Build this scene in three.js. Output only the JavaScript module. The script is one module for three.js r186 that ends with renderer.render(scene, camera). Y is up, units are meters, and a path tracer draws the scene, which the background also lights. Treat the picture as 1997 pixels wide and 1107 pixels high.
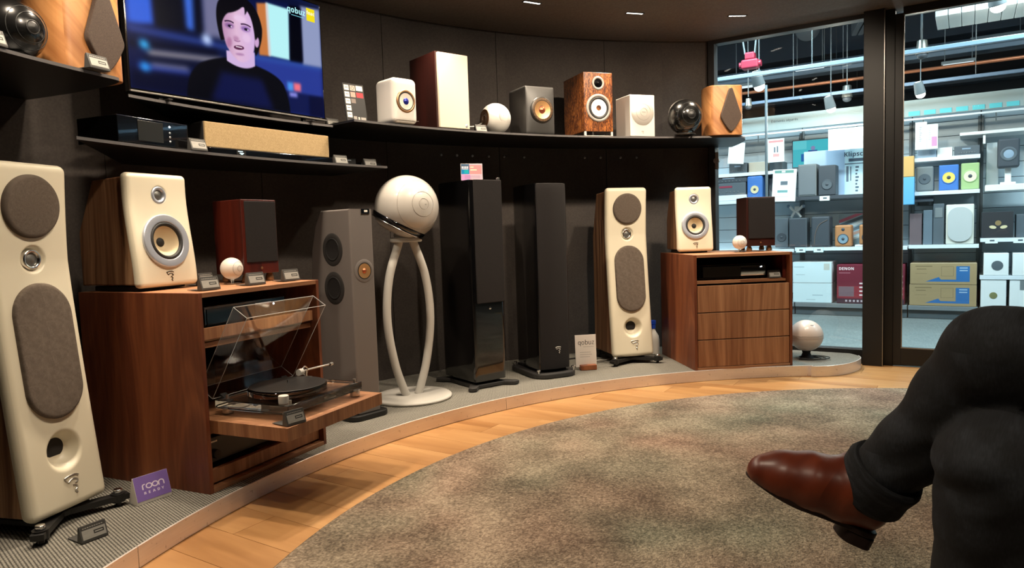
import * as THREE from 'three';
import { RoundedBoxGeometry } from 'three/addons/geometries/RoundedBoxGeometry.js';
import { mergeGeometries } from 'three/addons/utils/BufferGeometryUtils.js';
import { MarchingCubes } from 'three/addons/objects/MarchingCubes.js';
import { RectAreaLightUniformsLib } from 'three/addons/lights/RectAreaLightUniformsLib.js';

// ---------------------------------------------------------------- camera, light, exposure
const scene = new THREE.Scene();
scene.background = new THREE.Color(0x06080b);
const camera = new THREE.PerspectiveCamera(THREE.MathUtils.radToDeg(2 * Math.atan(553.5 / 1378.6)), 1997 / 1107, 0.05, 60);
camera.position.set(0, 1.0075, 0);
camera.rotation.set(-0.0738, 0, -0.0317);
const renderer = new THREE.WebGLRenderer({ antialias: true });
renderer.toneMapping = THREE.LinearToneMapping;
renderer.toneMappingExposure = 1.0;
renderer.shadowMap.enabled = true;
RectAreaLightUniformsLib.init();

const WARM = new THREE.Color(1.0, 0.83, 0.63), COOL = new THREE.Color(0.68, 0.9, 1.0);
const RING1_CD = 7.5, RING2_CD = 9, STORE_NITS = 52;      // ceiling downlights near the wall, product spots further in, panels in the shop

// ---------------------------------------------------------------- the place: a round listening room (centre CX, CZ) beside a shop
const CX = 1.8, CZ = -1.54, WALL_R = 4.03, PLAT_R = 3.05, PLAT_Y = 0.07, CEIL_Y = 2.41;
const GX = 1.6, GZ = -5.54, SX = 0.839, SZ = 0.544;         // start and direction of the glass front
const GYAW = -Math.atan2(SZ, SX);
const rad = (d) => d * Math.PI / 180;
const polar = (r, a, y = 0) => new THREE.Vector3(CX + r * Math.cos(rad(a)), y, CZ + r * Math.sin(rad(a)));
const faceIn = (x, z) => Math.atan2(CX - x, CZ - z);
const shop = (s, y, n) => new THREE.Vector3(GX + s * SX + n * SZ, y, GZ + s * SZ - n * SX);

// ---------------------------------------------------------------- helpers
let seed = 7;
const rnd = () => { seed = (seed * 1664525 + 1013904223) >>> 0; return seed / 4294967296; };
const used = new Map();
function numbered(name) { const n = used.get(name) || 0; used.set(name, n + 1); return n ? name + '_' + String(n).padStart(3, '0') : name; }
function mesh(name, geo, mat, parent) {
  const m = new THREE.Mesh(Array.isArray(geo) ? join(geo) : geo, mat);
  m.name = parent ? name : numbered(name); m.castShadow = m.receiveShadow = true;
  (parent || scene).add(m); return m;
}
function thing(name, label, category, pos, yaw = 0, group) {
  const g = new THREE.Group(); g.name = numbered(name); g.userData = { label, category };
  if (group) g.userData.group = group;
  g.position.set(...(pos.isVector3 ? [pos.x, pos.y, pos.z] : pos)); g.rotation.y = yaw; scene.add(g); return g;
}
function structure(name, label, pos = [0, 0, 0], yaw = 0) {
  const g = new THREE.Group(); g.name = numbered(name); g.userData = { kind: 'structure', label };
  g.position.set(...(pos.isVector3 ? [pos.x, pos.y, pos.z] : pos)); g.rotation.y = yaw; scene.add(g); return g;
}
function metric(geo, sx = 1, off = 0) {          // uv in metres, from the face that each triangle lies in
  const g = geo.index ? geo.toNonIndexed() : geo, p = g.attributes.position, uv = new Float32Array(p.count * 2);
  const a = new THREE.Vector3(), b = new THREE.Vector3(), c = new THREE.Vector3();
  for (let i = 0; i < p.count; i += 3) {
    a.fromBufferAttribute(p, i); b.fromBufferAttribute(p, i + 1); c.fromBufferAttribute(p, i + 2);
    const n = b.clone().sub(a).cross(c.clone().sub(a)); const ax = Math.abs(n.x), ay = Math.abs(n.y), az = Math.abs(n.z);
    for (let k = 0; k < 3; k++) {
      const q = [a, b, c][k]; let u, v;
      if (ax >= ay && ax >= az) { u = q.z; v = q.y; } else if (az >= ay) { u = q.x; v = q.y; } else { u = q.z; v = q.x; }
      uv[(i + k) * 2] = u * sx + off; uv[(i + k) * 2 + 1] = v;
    }
  }
  g.setAttribute('uv', new THREE.BufferAttribute(uv, 2)); return g;
}
function join(list) {
  const gs = list.map((g) => { const h = g.index ? g.toNonIndexed() : g.clone(); for (const k of Object.keys(h.attributes)) if (!['position', 'normal', 'uv'].includes(k)) h.deleteAttribute(k);
    if (!h.attributes.uv) h.setAttribute('uv', new THREE.BufferAttribute(new Float32Array(h.attributes.position.count * 2), 2)); return h; });
  return gs.length > 1 ? mergeGeometries(gs) : gs[0];
}
const rbox = (w, h, d, x = 0, y = 0, z = 0, r = 0.003, seg = 2) => metric(new RoundedBoxGeometry(w, h, d, seg, Math.min(r, w * .49, h * .49, d * .49)).translate(x, y, z));
const box = (w, h, d, x = 0, y = 0, z = 0) => metric(new THREE.BoxGeometry(w, h, d).translate(x, y, z));
function cyl(r1, r2, h, x = 0, y = 0, z = 0, axis = 'y', seg = 32, open = false) {
  const g = new THREE.CylinderGeometry(r1, r2, h, seg, 1, open);
  if (axis === 'x') g.rotateZ(-Math.PI / 2); if (axis === 'z') g.rotateX(Math.PI / 2);
  return g.translate(x, y, z);
}
// a body of revolution about the local z axis; points are [radius, z]
function turned(points, x = 0, y = 0, z = 0, seg = 40) { return new THREE.LatheGeometry(points.map((p) => new THREE.Vector2(Math.max(p[0], 0), p[1])), seg).rotateX(Math.PI / 2).translate(x, y, z); }
function lathe(points, x = 0, y = 0, z = 0, seg = 48) { return new THREE.LatheGeometry(points.map((p) => new THREE.Vector2(Math.max(p[0], 0), p[1])), seg).translate(x, y, z); }
const torus = (R, r, x = 0, y = 0, z = 0, seg = 48, rs = 10) => new THREE.TorusGeometry(R, r, rs, seg).translate(x, y, z);
const tube = (pts, r, seg = 40, rs = 10, closed = false) => new THREE.TubeGeometry(new THREE.CatmullRomCurve3(pts.map((p) => new THREE.Vector3(...p)), closed), seg, r, rs, closed);
// a flat outline in x,y pushed out along z
function slab(pts, depth, bevel = 0.002, z0 = 0, curve = 12) {
  const s = pts.isShape ? pts : new THREE.Shape(pts.map((p) => new THREE.Vector2(...p)));
  const g = new THREE.ExtrudeGeometry(s, { depth: Math.max(depth - 2 * bevel, 1e-4), bevelEnabled: bevel > 0, bevelSize: bevel, bevelThickness: bevel, bevelOffset: -bevel, bevelSegments: 2, curveSegments: curve });
  return g.translate(0, 0, z0 + bevel);
}
const side = (pts, w, bevel) => slab(pts.map(([z, y]) => [-z, y]), w, bevel).rotateY(Math.PI / 2).translate(-w / 2, 0, 0);   // outline in z,y pushed across x
function roundRect(w, h, r, x = 0, y = 0) {
  const s = new THREE.Shape(), a = x - w / 2, b = y - h / 2; s.isShape = true;
  s.moveTo(a + r, b); s.lineTo(a + w - r, b); s.absarc(a + w - r, b + r, r, -Math.PI / 2, 0); s.lineTo(a + w, b + h - r); s.absarc(a + w - r, b + h - r, r, 0, Math.PI / 2);
  s.lineTo(a + r, b + h); s.absarc(a + r, b + h - r, r, Math.PI / 2, Math.PI); s.lineTo(a, b + r); s.absarc(a + r, b + r, r, Math.PI, Math.PI * 1.5); return s;
}
// a subdivided block with rounded edges, bent by prof(y) and pushed in where drivers and ports sit
function softBlock(w, h, t, r, nx, ny, nz, bend) {
  const g = new THREE.BoxGeometry(w, h, t, nx, ny, nz), p = g.attributes.position, v = new THREE.Vector3(), q = new THREE.Vector3();
  for (let i = 0; i < p.count; i++) {
    v.fromBufferAttribute(p, i);
    q.set(THREE.MathUtils.clamp(v.x, -w / 2 + r, w / 2 - r), THREE.MathUtils.clamp(v.y, -h / 2 + r, h / 2 - r), THREE.MathUtils.clamp(v.z, -t / 2 + r, t / 2 - r));
    const d = v.clone().sub(q); if (d.lengthSq() > 1e-12) v.copy(q).add(d.normalize().multiplyScalar(r));
    bend(v); p.setXYZ(i, v.x, v.y, v.z);
  }
  g.computeVertexNormals(); return g;
}
// ---------------------------------------------------------------- textures
const hash = (x, y, s) => { let h = (x * 374761393 + y * 668265263 + s * 2147483647) | 0; h = Math.imul(h ^ (h >>> 13), 1274126177); return ((h ^ (h >>> 16)) >>> 0) / 4294967296; };
function noise(x, y, s = 0, px = 0, py = 0) {
  let xi = Math.floor(x), yi = Math.floor(y); const fx = x - xi, fy = y - yi, u = fx * fx * (3 - 2 * fx), v = fy * fy * (3 - 2 * fy);
  const w = (i, m) => (m ? ((i % m) + m) % m : i), x0 = w(xi, px), x1 = w(xi + 1, px), y0 = w(yi, py), y1 = w(yi + 1, py);
  const a = hash(x0, y0, s), b = hash(x1, y0, s), c = hash(x0, y1, s), d = hash(x1, y1, s);
  return a + (b - a) * u + (c - a) * v + (a - b - c + d) * u * v;
}
const fbm = (x, y, s, o = 4) => { let t = 0, a = .5, n = 0; for (let i = 0; i < o; i++) { t += a * noise(x, y, s + i * 17); n += a; a *= .5; x *= 2; y *= 2; } return t / n; };
const lerp = (a, b, t) => a + (b - a) * t, clamp01 = (t) => Math.min(1, Math.max(0, t)), smooth = (a, b, x) => { const t = clamp01((x - a) / (b - a)); return t * t * (3 - 2 * t); };
const hex = (h) => [(h >> 16) & 255, (h >> 8) & 255, h & 255];
function mix3(a, b, t) { return [lerp(a[0], b[0], t), lerp(a[1], b[1], t), lerp(a[2], b[2], t)]; }
function dataTex(w, h, fn, { color = true, sx = 1, sy = 1 } = {}) {      // fn(u, v) gives sRGB bytes or one grey value 0..255; sx, sy: metres that one tile covers
  const d = new Uint8Array(w * h * 4);
  for (let j = 0; j < h; j++) for (let i = 0; i < w; i++) { let c = fn((i + .5) / w, (j + .5) / h); if (!Array.isArray(c)) c = [c, c, c]; const k = (j * w + i) * 4; d[k] = c[0]; d[k + 1] = c[1]; d[k + 2] = c[2]; d[k + 3] = 255; }
  const t = new THREE.DataTexture(d, w, h); t.wrapS = t.wrapT = THREE.RepeatWrapping; t.magFilter = THREE.LinearFilter; t.minFilter = THREE.LinearMipmapLinearFilter; t.generateMipmaps = true;
  t.repeat.set(1 / sx, 1 / sy); if (color) t.colorSpace = THREE.SRGBColorSpace; t.needsUpdate = true; return t;
}
function canvasTex(w, h, draw) {
  const c = document.createElement('canvas'); c.width = w; c.height = h; const g = c.getContext('2d'); draw(g, w, h);
  const t = new THREE.CanvasTexture(c); t.colorSpace = THREE.SRGBColorSpace; return t;
}
function wood(s, dark, light, { bands = 14, fine = 110, streak = .5, arch = 0, slant = 0, w = 512, h = 1024 } = {}) {
  const D = hex(dark), L = hex(light);
  return dataTex(w, h, (u, v) => {
    let x = u + slant * v + (fbm(u * 3, v * 1.6, s) - .5) * .07; const y = v;
    let t = fbm(x * bands, y * 1.1, s + 3, 3);
    if (arch) for (const [c, y0, k] of [[.27, .1, 1], [.72, .55, -1]]) { const dx = (x - c) * 7; const m = Math.exp(-dx * dx * .7); t = lerp(t, fbm((y - y0) * 4 * k + dx * dx * 2.2 + 9, 3 + c * 5, s + 5, 3), m * arch); }
    const f = noise(x * fine, y * 5, s + 9), g = noise(x * fine * 3, y * 14, s + 11);
    t = clamp01((t - .5) * 1.7 + .5) * (1 - streak * .55) + f * streak * .38 + g * streak * .17;
    return mix3(D, L, clamp01(t));
  });
}
const grainBump = dataTex(256, 256, (u, v) => 255 * (noise(u * 120, v * 6, 3, 120, 6) * .7 + noise(u * 40, v * 3, 5, 40, 3) * .3), { color: false, sx: .5, sy: .5 });
const speckle = dataTex(256, 256, (u, v) => 255 * noise(u * 128, v * 128, 8, 128, 128), { color: false, sx: .12, sy: .12 });
const weaveBump = dataTex(128, 128, (u, v) => { const a = Math.sin(u * Math.PI * 32), b = Math.sin(v * Math.PI * 32); return 127 + 60 * a * b + 60 * (noise(u * 32, v * 32, 4, 32, 32) - .5); }, { color: false, sx: .03, sy: .03 });
// ---------------------------------------------------------------- materials
const std = (o) => new THREE.MeshStandardMaterial(o), phys = (o) => new THREE.MeshPhysicalMaterial(o);
const lin = (r, g, b) => new THREE.Color().setRGB(r, g, b);
const M = {
  walnut: std({ map: wood(11, 0x4c2010, 0xa4623a, { arch: 1 }), roughness: .5, bumpMap: grainBump, bumpScale: .0004 }),
  walnutFront: std({ map: wood(23, 0x74482d, 0xbb8a63, { bands: 34, fine: 150, streak: .8 }), roughness: .5, bumpMap: grainBump, bumpScale: .0004 }),
  zebra: std({ map: wood(31, 0x5a3520, 0xc29a74, { bands: 46, fine: 160, streak: .35 }), roughness: .5, bumpMap: grainBump, bumpScale: .0003 }),
  cherry: phys({ map: wood(41, 0x330d07, 0x5d2012, { bands: 20 }), roughness: .35, clearcoat: .3, clearcoatRoughness: .3 }),
  rosewood: phys({ map: wood(47, 0x240c09, 0x421913, { bands: 20 }), roughness: .4 }),
  figured: std({ map: wood(53, 0x7c4924, 0xca925c, { bands: 16, fine: 70, slant: .9, streak: .6 }), roughness: .42, bumpMap: grainBump, bumpScale: .0002 }),
  burl: phys({ map: dataTex(256, 512, (u, v) => { const n = noise(u * 110, v * 70, 2) * .6 + noise(u * 46 + fbm(u * 8, v * 8, 4) * 5, v * 24, 6) * .4; return mix3(hex(0x3c190b), hex(0xa5652f), clamp01((n - .5) * 1.9 + .5)); }, { sx: .3, sy: .6 }), roughness: .3, clearcoat: .7, clearcoatRoughness: .08 }),
  cream: phys({ color: lin(.74, .68, .53), roughness: .42, clearcoat: .25, clearcoatRoughness: .35 }),
  whiteSatin: phys({ color: lin(.66, .63, .58), roughness: .4 }),
  whiteGloss: phys({ color: lin(.52, .49, .45), roughness: .3, clearcoat: .8, clearcoatRoughness: .05 }),
  whitePaint: std({ color: lin(.56, .54, .5), roughness: .5 }),
  offwhiteCloth: std({ color: lin(.7, .6, .46), roughness: .95, bumpMap: weaveBump, bumpScale: .0005 }),
  grilleTaupe: std({ map: dataTex(256, 256, (u, v) => { const n = noise(u * 90, v * 90, 3, 90, 90) * .5 + fbm(u * 8, v * 8, 5, 2) * .5; return mix3(hex(0x4a4038), hex(0x74675b), n); }, { sx: .1, sy: .1 }), roughness: .9, bumpMap: weaveBump, bumpScale: .0006 }),
  grilleBlack: std({ map: dataTex(256, 256, (u, v) => mix3(hex(0x0a0808), hex(0x211a1b), noise(u * 100, v * 100, 3, 100, 100)), { sx: .12, sy: .12 }), roughness: .95, bumpMap: weaveBump, bumpScale: .0005 }),
  grilleBrown: std({ map: dataTex(128, 128, (u, v) => mix3(hex(0x3b302a), hex(0x54463d), noise(u * 64, v * 64, 3, 64, 64)), { sx: .08, sy: .08 }), roughness: .95 }),
  pianoBlack: phys({ color: lin(.003, .003, .0035), roughness: .12, clearcoat: 1, clearcoatRoughness: .02 }),
  satinBlack: std({ color: lin(.008, .0075, .0075), roughness: .45 }),
  black: std({ color: lin(.01, .009, .009), roughness: .7 }),
  charcoal: std({ color: lin(.03, .028, .027), roughness: .55 }),
  titanium: std({ color: lin(.17, .15, .14), roughness: .55, bumpMap: speckle, bumpScale: .0001 }),
  rubber: std({ color: lin(.012, .012, .012), roughness: .6 }),
  chrome: std({ color: lin(.85, .84, .82), metalness: 1, roughness: .16 }),
  steel: std({ color: lin(.6, .59, .57), metalness: 1, roughness: .3 }),
  blueSteel: std({ color: lin(.5, .53, .6), metalness: .6, roughness: .35 }),
  darkMetal: std({ color: lin(.06, .055, .05), metalness: .8, roughness: .4 }),
  gold: std({ color: lin(.85, .47, .2), metalness: .75, roughness: .34 }),
  copperDome: std({ color: lin(.55, .16, .08), metalness: .8, roughness: .3 }),
  bronze: std({ color: lin(.36, .2, .1), metalness: .8, roughness: .35 }),
  flax: std({ map: dataTex(128, 128, (u, v) => mix3(hex(0xb7a27e), hex(0xe3d4b4), noise(u * 40, v * 40, 1, 40, 40) * .6 + .4 * Math.abs(Math.sin(u * 60 * Math.PI) * Math.sin(v * 60 * Math.PI))), { sx: .06, sy: .06 }), roughness: .6 }),
  coneWhite: std({ color: lin(.75, .74, .68), roughness: .4 }),
  coneCream: std({ color: lin(.66, .58, .5), roughness: .45 }),
  blueDome: std({ color: lin(.012, .02, .22), metalness: .4, roughness: .35 }),
  meshGrey: std({ color: lin(.2, .2, .19), metalness: .7, roughness: .45 }),
  greyTrim: std({ color: lin(.3, .27, .24), roughness: .5, metalness: .3 }),
  acrylic: phys({ color: lin(1, 1, 1), roughness: .02, transmission: 1, thickness: 0, ior: 1.49 }),
  acrylicSolid: phys({ color: lin(.98, .99, 1), roughness: .03, transmission: 1, thickness: .02, ior: 1.49 }),
  glass: phys({ color: lin(.97, 1, .99), roughness: 0, transmission: 1, thickness: 0, ior: 1.45 }),
  tagPlastic: std({ color: lin(.06, .058, .055), roughness: .5 }),
  paper: std({ color: lin(.75, .72, .68), roughness: .8 }),
  frame: std({ color: lin(.014, .013, .013), roughness: .5, metalness: .2 }),
  frameLight: std({ color: lin(.3, .28, .26), roughness: .35, metalness: .8 }),
  wall: std({ map: dataTex(512, 512, (u, v) => { const n = fbm(u * 6, v * 6, 3, 3) * .6 + noise(u * 200, v * 200, 7, 200, 200) * .4; return mix3(hex(0x332d2a), hex(0x4c4540), n); }, { sx: 1.2, sy: 1.2 }), roughness: .85 }),
  ceiling: std({ map: dataTex(256, 256, (u, v) => mix3(hex(0x4f443b), hex(0x5d5147), noise(u * 64, v * 64, 7, 64, 64)), { sx: .6, sy: .6 }), roughness: .8 }),
  shelf: std({ color: lin(.006, .0055, .0055), roughness: .4 }),
  shelfEdge: std({ color: lin(.16, .15, .15), roughness: .4, metalness: .5 }),
};
for (const m of Object.values(M)) m.side = THREE.DoubleSide;
for (const k of ['acrylic', 'acrylicSolid', 'glass']) M[k].side = THREE.FrontSide;
// ---------------------------------------------------------------- floor
const oakMaps = [0, 1, 2, 3].map((i) => wood(61 + i * 7, [0x9c6c3e, 0xa06f40, 0x99683a, 0xa27244][i], [0xcb9a64, 0xcf9e68, 0xc8965f, 0xd1a16b][i], { bands: 5, fine: 50, streak: .45, w: 256, h: 512, arch: .5 }));
const oak = oakMaps.map((m) => std({ map: m, roughness: .42, bumpMap: grainBump, bumpScale: .0002 }));
{
  const g = structure('floor', 'light oak plank floor of the listening room');
  const s = new THREE.Shape([[-2.3, 2.56], [5.66, 2.56], [5.66, -2.95], [1.6 - .05, -5.6], [1.0, -5.75], [-2.3, -5.75]].map(([x, z]) => new THREE.Vector2(x, -z)));
  mesh('subfloor', metric(new THREE.ExtrudeGeometry(s, { depth: .1, bevelEnabled: false }).rotateX(-Math.PI / 2).translate(0, -.108, 0)), std({ color: lin(.06, .045, .03), roughness: .9 }), g);
  const W = .175, LEN = 1.24, geos = [0, 1, 2, 3, 4, 5].map((i) => { const b = new RoundedBoxGeometry(LEN - .0016, .008, W - .0016, 1, .0008); const h = metric(b); const uv = h.attributes.uv; for (let k = 0; k < uv.count; k++) uv.setX(k, uv.getX(k) + i * .173); return h; });
  for (let r = 0; r < 26; r++) {
    const n = -.045 - (r + .5) * W, shift = ((r * .37) % 1) * LEN;
    for (let c = -4; c < 5; c++) {
      const s0 = c * LEN + shift, mid = shop(s0, 0, n);
      let keep = false;
      for (let k = -5; k <= 5; k++) {
        const p = shop(s0 + k * .1 * LEN, 0, n), d = Math.hypot(p.x - CX, p.z - CZ), a = Math.atan2(p.z - CZ, p.x - CX) * 180 / Math.PI;
        if (p.x < 3.9 && ((d > 2.45 && d < 3.15 && (a < -25 || a > 150)) || (d >= 3.1 && a > -88 && a < -20))) keep = true;
      }
      if (!keep || s0 + LEN / 2 > 4.4 || mid.x < -2.2 || (s0 - LEN / 2 < 0.0 && n > -.3)) continue;
      const m = mesh('plank', geos[Math.floor(rnd() * 6)], oak[Math.floor(rnd() * 4)], g); m.position.set(mid.x, -.004, mid.z); m.rotation.y = GYAW;
    }
  }
}
// ---------------------------------------------------------------- rug
{
  const R = 2.578, S = 5.4;
  const map = dataTex(2048, 2048, (u, v) => {
    const X = u * S, Y = v * S;
    const big = fbm(X * 5, Y * 5, 5, 5), patch = smooth(.46, .66, fbm(X * 6.5 + 7, Y * 6.5, 9, 3)), pile = noise(X * 140, Y * 140, 2) * .55 + noise(X * 300, Y * 300, 3) * .45;
    const hue = fbm(X * 3 + 20, Y * 3, 14, 2);
    const a = mix3(hex(0x584b3d), hex(0xb1a089), clamp01((big - .5) * .9 + .56 - patch * .14 + (pile - .5) * 1.15));
    return [a[0] + (hue - .5) * 26, a[1], a[2]];
  }, { sx: 1, sy: 1 });
  const bump = dataTex(512, 512, (u, v) => 255 * (noise(u * 110, v * 110, 5, 110, 110) * .6 + noise(u * 230, v * 230, 6, 230, 230) * .4), { color: false, sx: .12, sy: .12 });
  const rug = thing('rug', 'large round mottled taupe rug on the oak floor', 'rug', [1.776, 0, -1.588]);
  const top = new THREE.CircleGeometry(R - .006, 160); { const p = top.attributes.position, uv = top.attributes.uv; for (let i = 0; i < p.count; i++) uv.setXY(i, p.getX(i) / S + .5, p.getY(i) / S + .5); }
  mesh('pile', top.rotateX(-Math.PI / 2).translate(0, .015, 0), std({ map, bumpMap: bump, bumpScale: .006, roughness: 1 }), rug);
  mesh('backing', lathe([[R - .05, .0015], [R, .0015], [R, .009], [R - .002, .013], [R - .006, .015]], 0, 0, 0, 160), std({ color: lin(.05, .042, .032), roughness: 1 }), rug);
  bump.repeat.set(S / .5, S / .5);
}
// ---------------------------------------------------------------- platform
const platEnd = [[1.94, -4.556], [2.06, -4.562], [2.15, -4.59], [2.24, -4.645], [2.32, -4.72], [2.375, -4.8], [2.4, -4.88]];
{
  const g = structure('platform', 'low grey carpeted platform along the curved wall');
  const pts = [];
  for (let a = -250; a <= -87; a += 1) { const p = polar(PLAT_R, a); pts.push([p.x, p.z]); }
  for (const p of platEnd) pts.push(p);
  const q1 = shop(.97, 0, -.05), q0 = shop(-.05, 0, -.05); pts.push([q1.x, q1.z], [q0.x, q0.z]);
  for (let a = -94; a >= -250; a -= 1) { const p = polar(WALL_R - .01, a); pts.push([p.x, p.z]); }
  const s = new THREE.Shape(pts.map(([x, z]) => new THREE.Vector2(x, -z)));
  const cm = dataTex(256, 256, (u, v) => {
    const k = 6, a = (u + v) * k, b = (u - v) * k * 1.0, d = Math.abs(Math.sin(a * Math.PI)) * Math.abs(Math.sin(b * Math.PI)), n = noise(u * 64, v * 64, 3, 64, 64);
    return mix3(hex(0x2b2a27), hex(0xb8b3a6), clamp01(d * 1.0 + (n - .5) * .5 + .08));
  }, { sx: .085, sy: .085 });
  const cb = dataTex(256, 256, (u, v) => 255 * Math.abs(Math.sin((u + v) * 6 * Math.PI)) * Math.abs(Math.sin((u - v) * 6 * Math.PI)), { color: false, sx: .085, sy: .085 });
  mesh('carpet', metric(new THREE.ExtrudeGeometry(s, { depth: PLAT_Y - .002, bevelEnabled: false, curveSegments: 1 }).rotateX(-Math.PI / 2).translate(0, .002, 0)), std({ map: cm, bumpMap: cb, bumpScale: .0015, roughness: 1 }), g);
  // edge panels: thin bent boards in front of the carpet
  const strip = (path) => {
    const t = .006, pos = [], idx = [], H0 = .002, H1 = PLAT_Y + .0015, uv = []; let len = 0;
    path.forEach((p, i) => {
      const a = path[Math.max(0, i - 1)], b = path[Math.min(path.length - 1, i + 1)], dx = b[0] - a[0], dz = b[1] - a[1], l = Math.hypot(dx, dz), nx = -dz / l, nz = dx / l;   // toward the room centre
      if (i) len += Math.hypot(p[0] - path[i - 1][0], p[1] - path[i - 1][1]);
      for (const [o, y] of [[0, H0], [t, H0], [t, H1 - .001], [t - .001, H1], [0, H1]]) { pos.push(p[0] + nx * o, y, p[1] + nz * o); uv.push(len, y + o); }
    });
    const n = 5; for (let i = 0; i + 1 < path.length; i++) for (let k = 0; k < n; k++) { const a = i * n + k, b = i * n + (k + 1) % n, c = a + n, d = b + n; idx.push(a, b, c, b, d, c); }
    for (const e of [0, (path.length - 1) * n]) for (let k = 1; k < n - 1; k++) idx.push(e, e + k, e + k + 1);
    const geo = new THREE.BufferGeometry(); geo.setAttribute('position', new THREE.Float32BufferAttribute(pos, 3)); geo.setAttribute('uv', new THREE.Float32BufferAttribute(uv, 2)); geo.setIndex(idx);
    const q = geo.toNonIndexed(); q.computeVertexNormals(); return q;
  };
  const em = std({ map: dataTex(512, 128, (u, v) => { const n = noise(u * 12, v * 120, 3, 12, 120) * .5 + fbm(u * 9, v * 9, 8, 3) * .5, sp = noise(u * 90, v * 22, 15, 90, 22) > .93 ? -30 : 0; return mix3(hex(0xe6dcd4), hex(0xf6eee8), n).map((c) => c + sp); }, { sx: .9, sy: .22 }), metalness: .5, roughness: .32, side: THREE.DoubleSide });
  const arc = (a0, a1) => { const r = []; for (let a = a0; a < a1 + .01; a += (a1 - a0) / 40) { const p = polar(PLAT_R, a); r.push([p.x, p.z]); } return r; };
  mesh('edge_panel', strip(arc(-210, -168.85)), em, g);
  mesh('edge_panel', strip(arc(-168.8, -127.55)), em, g);
  mesh('edge_panel', strip([...arc(-127.5, -87), ...new THREE.CatmullRomCurve3(platEnd.map(([x, z]) => new THREE.Vector3(x, 0, z))).getPoints(30).map((p) => [p.x, p.z])]), em, g);
}
// ---------------------------------------------------------------- walls and ceiling
{
  const g = structure('wall_back', 'curved black panelled wall behind the loudspeakers');
  const panel = (a0, a1) => {
    const s = new THREE.Shape(), n = 14;
    for (let i = 0; i <= n; i++) { const p = polar(WALL_R, a0 + (a1 - a0) * i / n); i ? s.lineTo(p.x, -p.z) : s.moveTo(p.x, -p.z); }
    for (let i = n; i >= 0; i--) { const p = polar(WALL_R + .06, a0 + (a1 - a0) * i / n); s.lineTo(p.x, -p.z); }
    return metric(new THREE.ExtrudeGeometry(s, { depth: 2.62, bevelEnabled: false }).rotateX(-Math.PI / 2).translate(0, -.05, 0));
  };
  for (let k = 0; k < 15; k++) { const a1 = -92.8 - k * 12.37, a0 = a1 - 12.37 + .05; mesh('wall_panel', panel(a0, a1), M.wall, g); }
  const bolt = turned([[0, .006], [.007, .006], [.009, .004], [.009, 0]], 0, 0, 0, 14);
  for (const a of [-124.05, -122.3, -120.58, -118.73, -116.98, -114.68, -107.67, -105.82, -103.5, -101.65]) { const b = mesh('bolt', bolt, M.steel, g), p = polar(WALL_R, a, 1.545); b.position.copy(p); b.rotation.y = faceIn(p.x, p.z); }
  const wf = structure('wall_front', 'dark wall behind the camera'); mesh('panel', box(4.4, 2.67, .08, 3.4, 1.28, 2.52), M.wall, wf);
  const wr = structure('wall_right', 'dark side wall right of the glass front'); mesh('panel', box(.08, 2.67, 5.5, 5.62, 1.28, -.2), M.wall, wr);
}
{
  const g = structure('ceiling', 'brown plaster ceiling with a curved edge');
  const pts = [[5.58, 2.48]]; const e = shop(4.75, 0, .06), s0 = shop(.02, 0, .06); pts.push([e.x, e.z], [s0.x, s0.z]);
  for (let a = -93.5; a >= -268; a -= 1.5) { const p = polar(WALL_R - .035, a); pts.push([p.x, p.z]); }
  const s = new THREE.Shape(pts.map(([x, z]) => new THREE.Vector2(x, -z)));
  mesh('slab', metric(new THREE.ExtrudeGeometry(s, { depth: .1, bevelEnabled: false }).rotateX(-Math.PI / 2).translate(0, CEIL_Y, 0)), M.ceiling, g);
  const lid = new THREE.Shape([[-2.6, 2.7], [5.7, 2.7], [e.x, e.z], [s0.x + .1, s0.z - .05], [1.4, -5.7], [-.8, -5.7], [-2.6, -4.4]].map(([x, z]) => new THREE.Vector2(x, -z)));
  mesh('roof_deck', metric(new THREE.ExtrudeGeometry(lid, { depth: .06, bevelEnabled: false }).rotateX(-Math.PI / 2).translate(0, 2.56, 0)), M.black, g);
}
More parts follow.
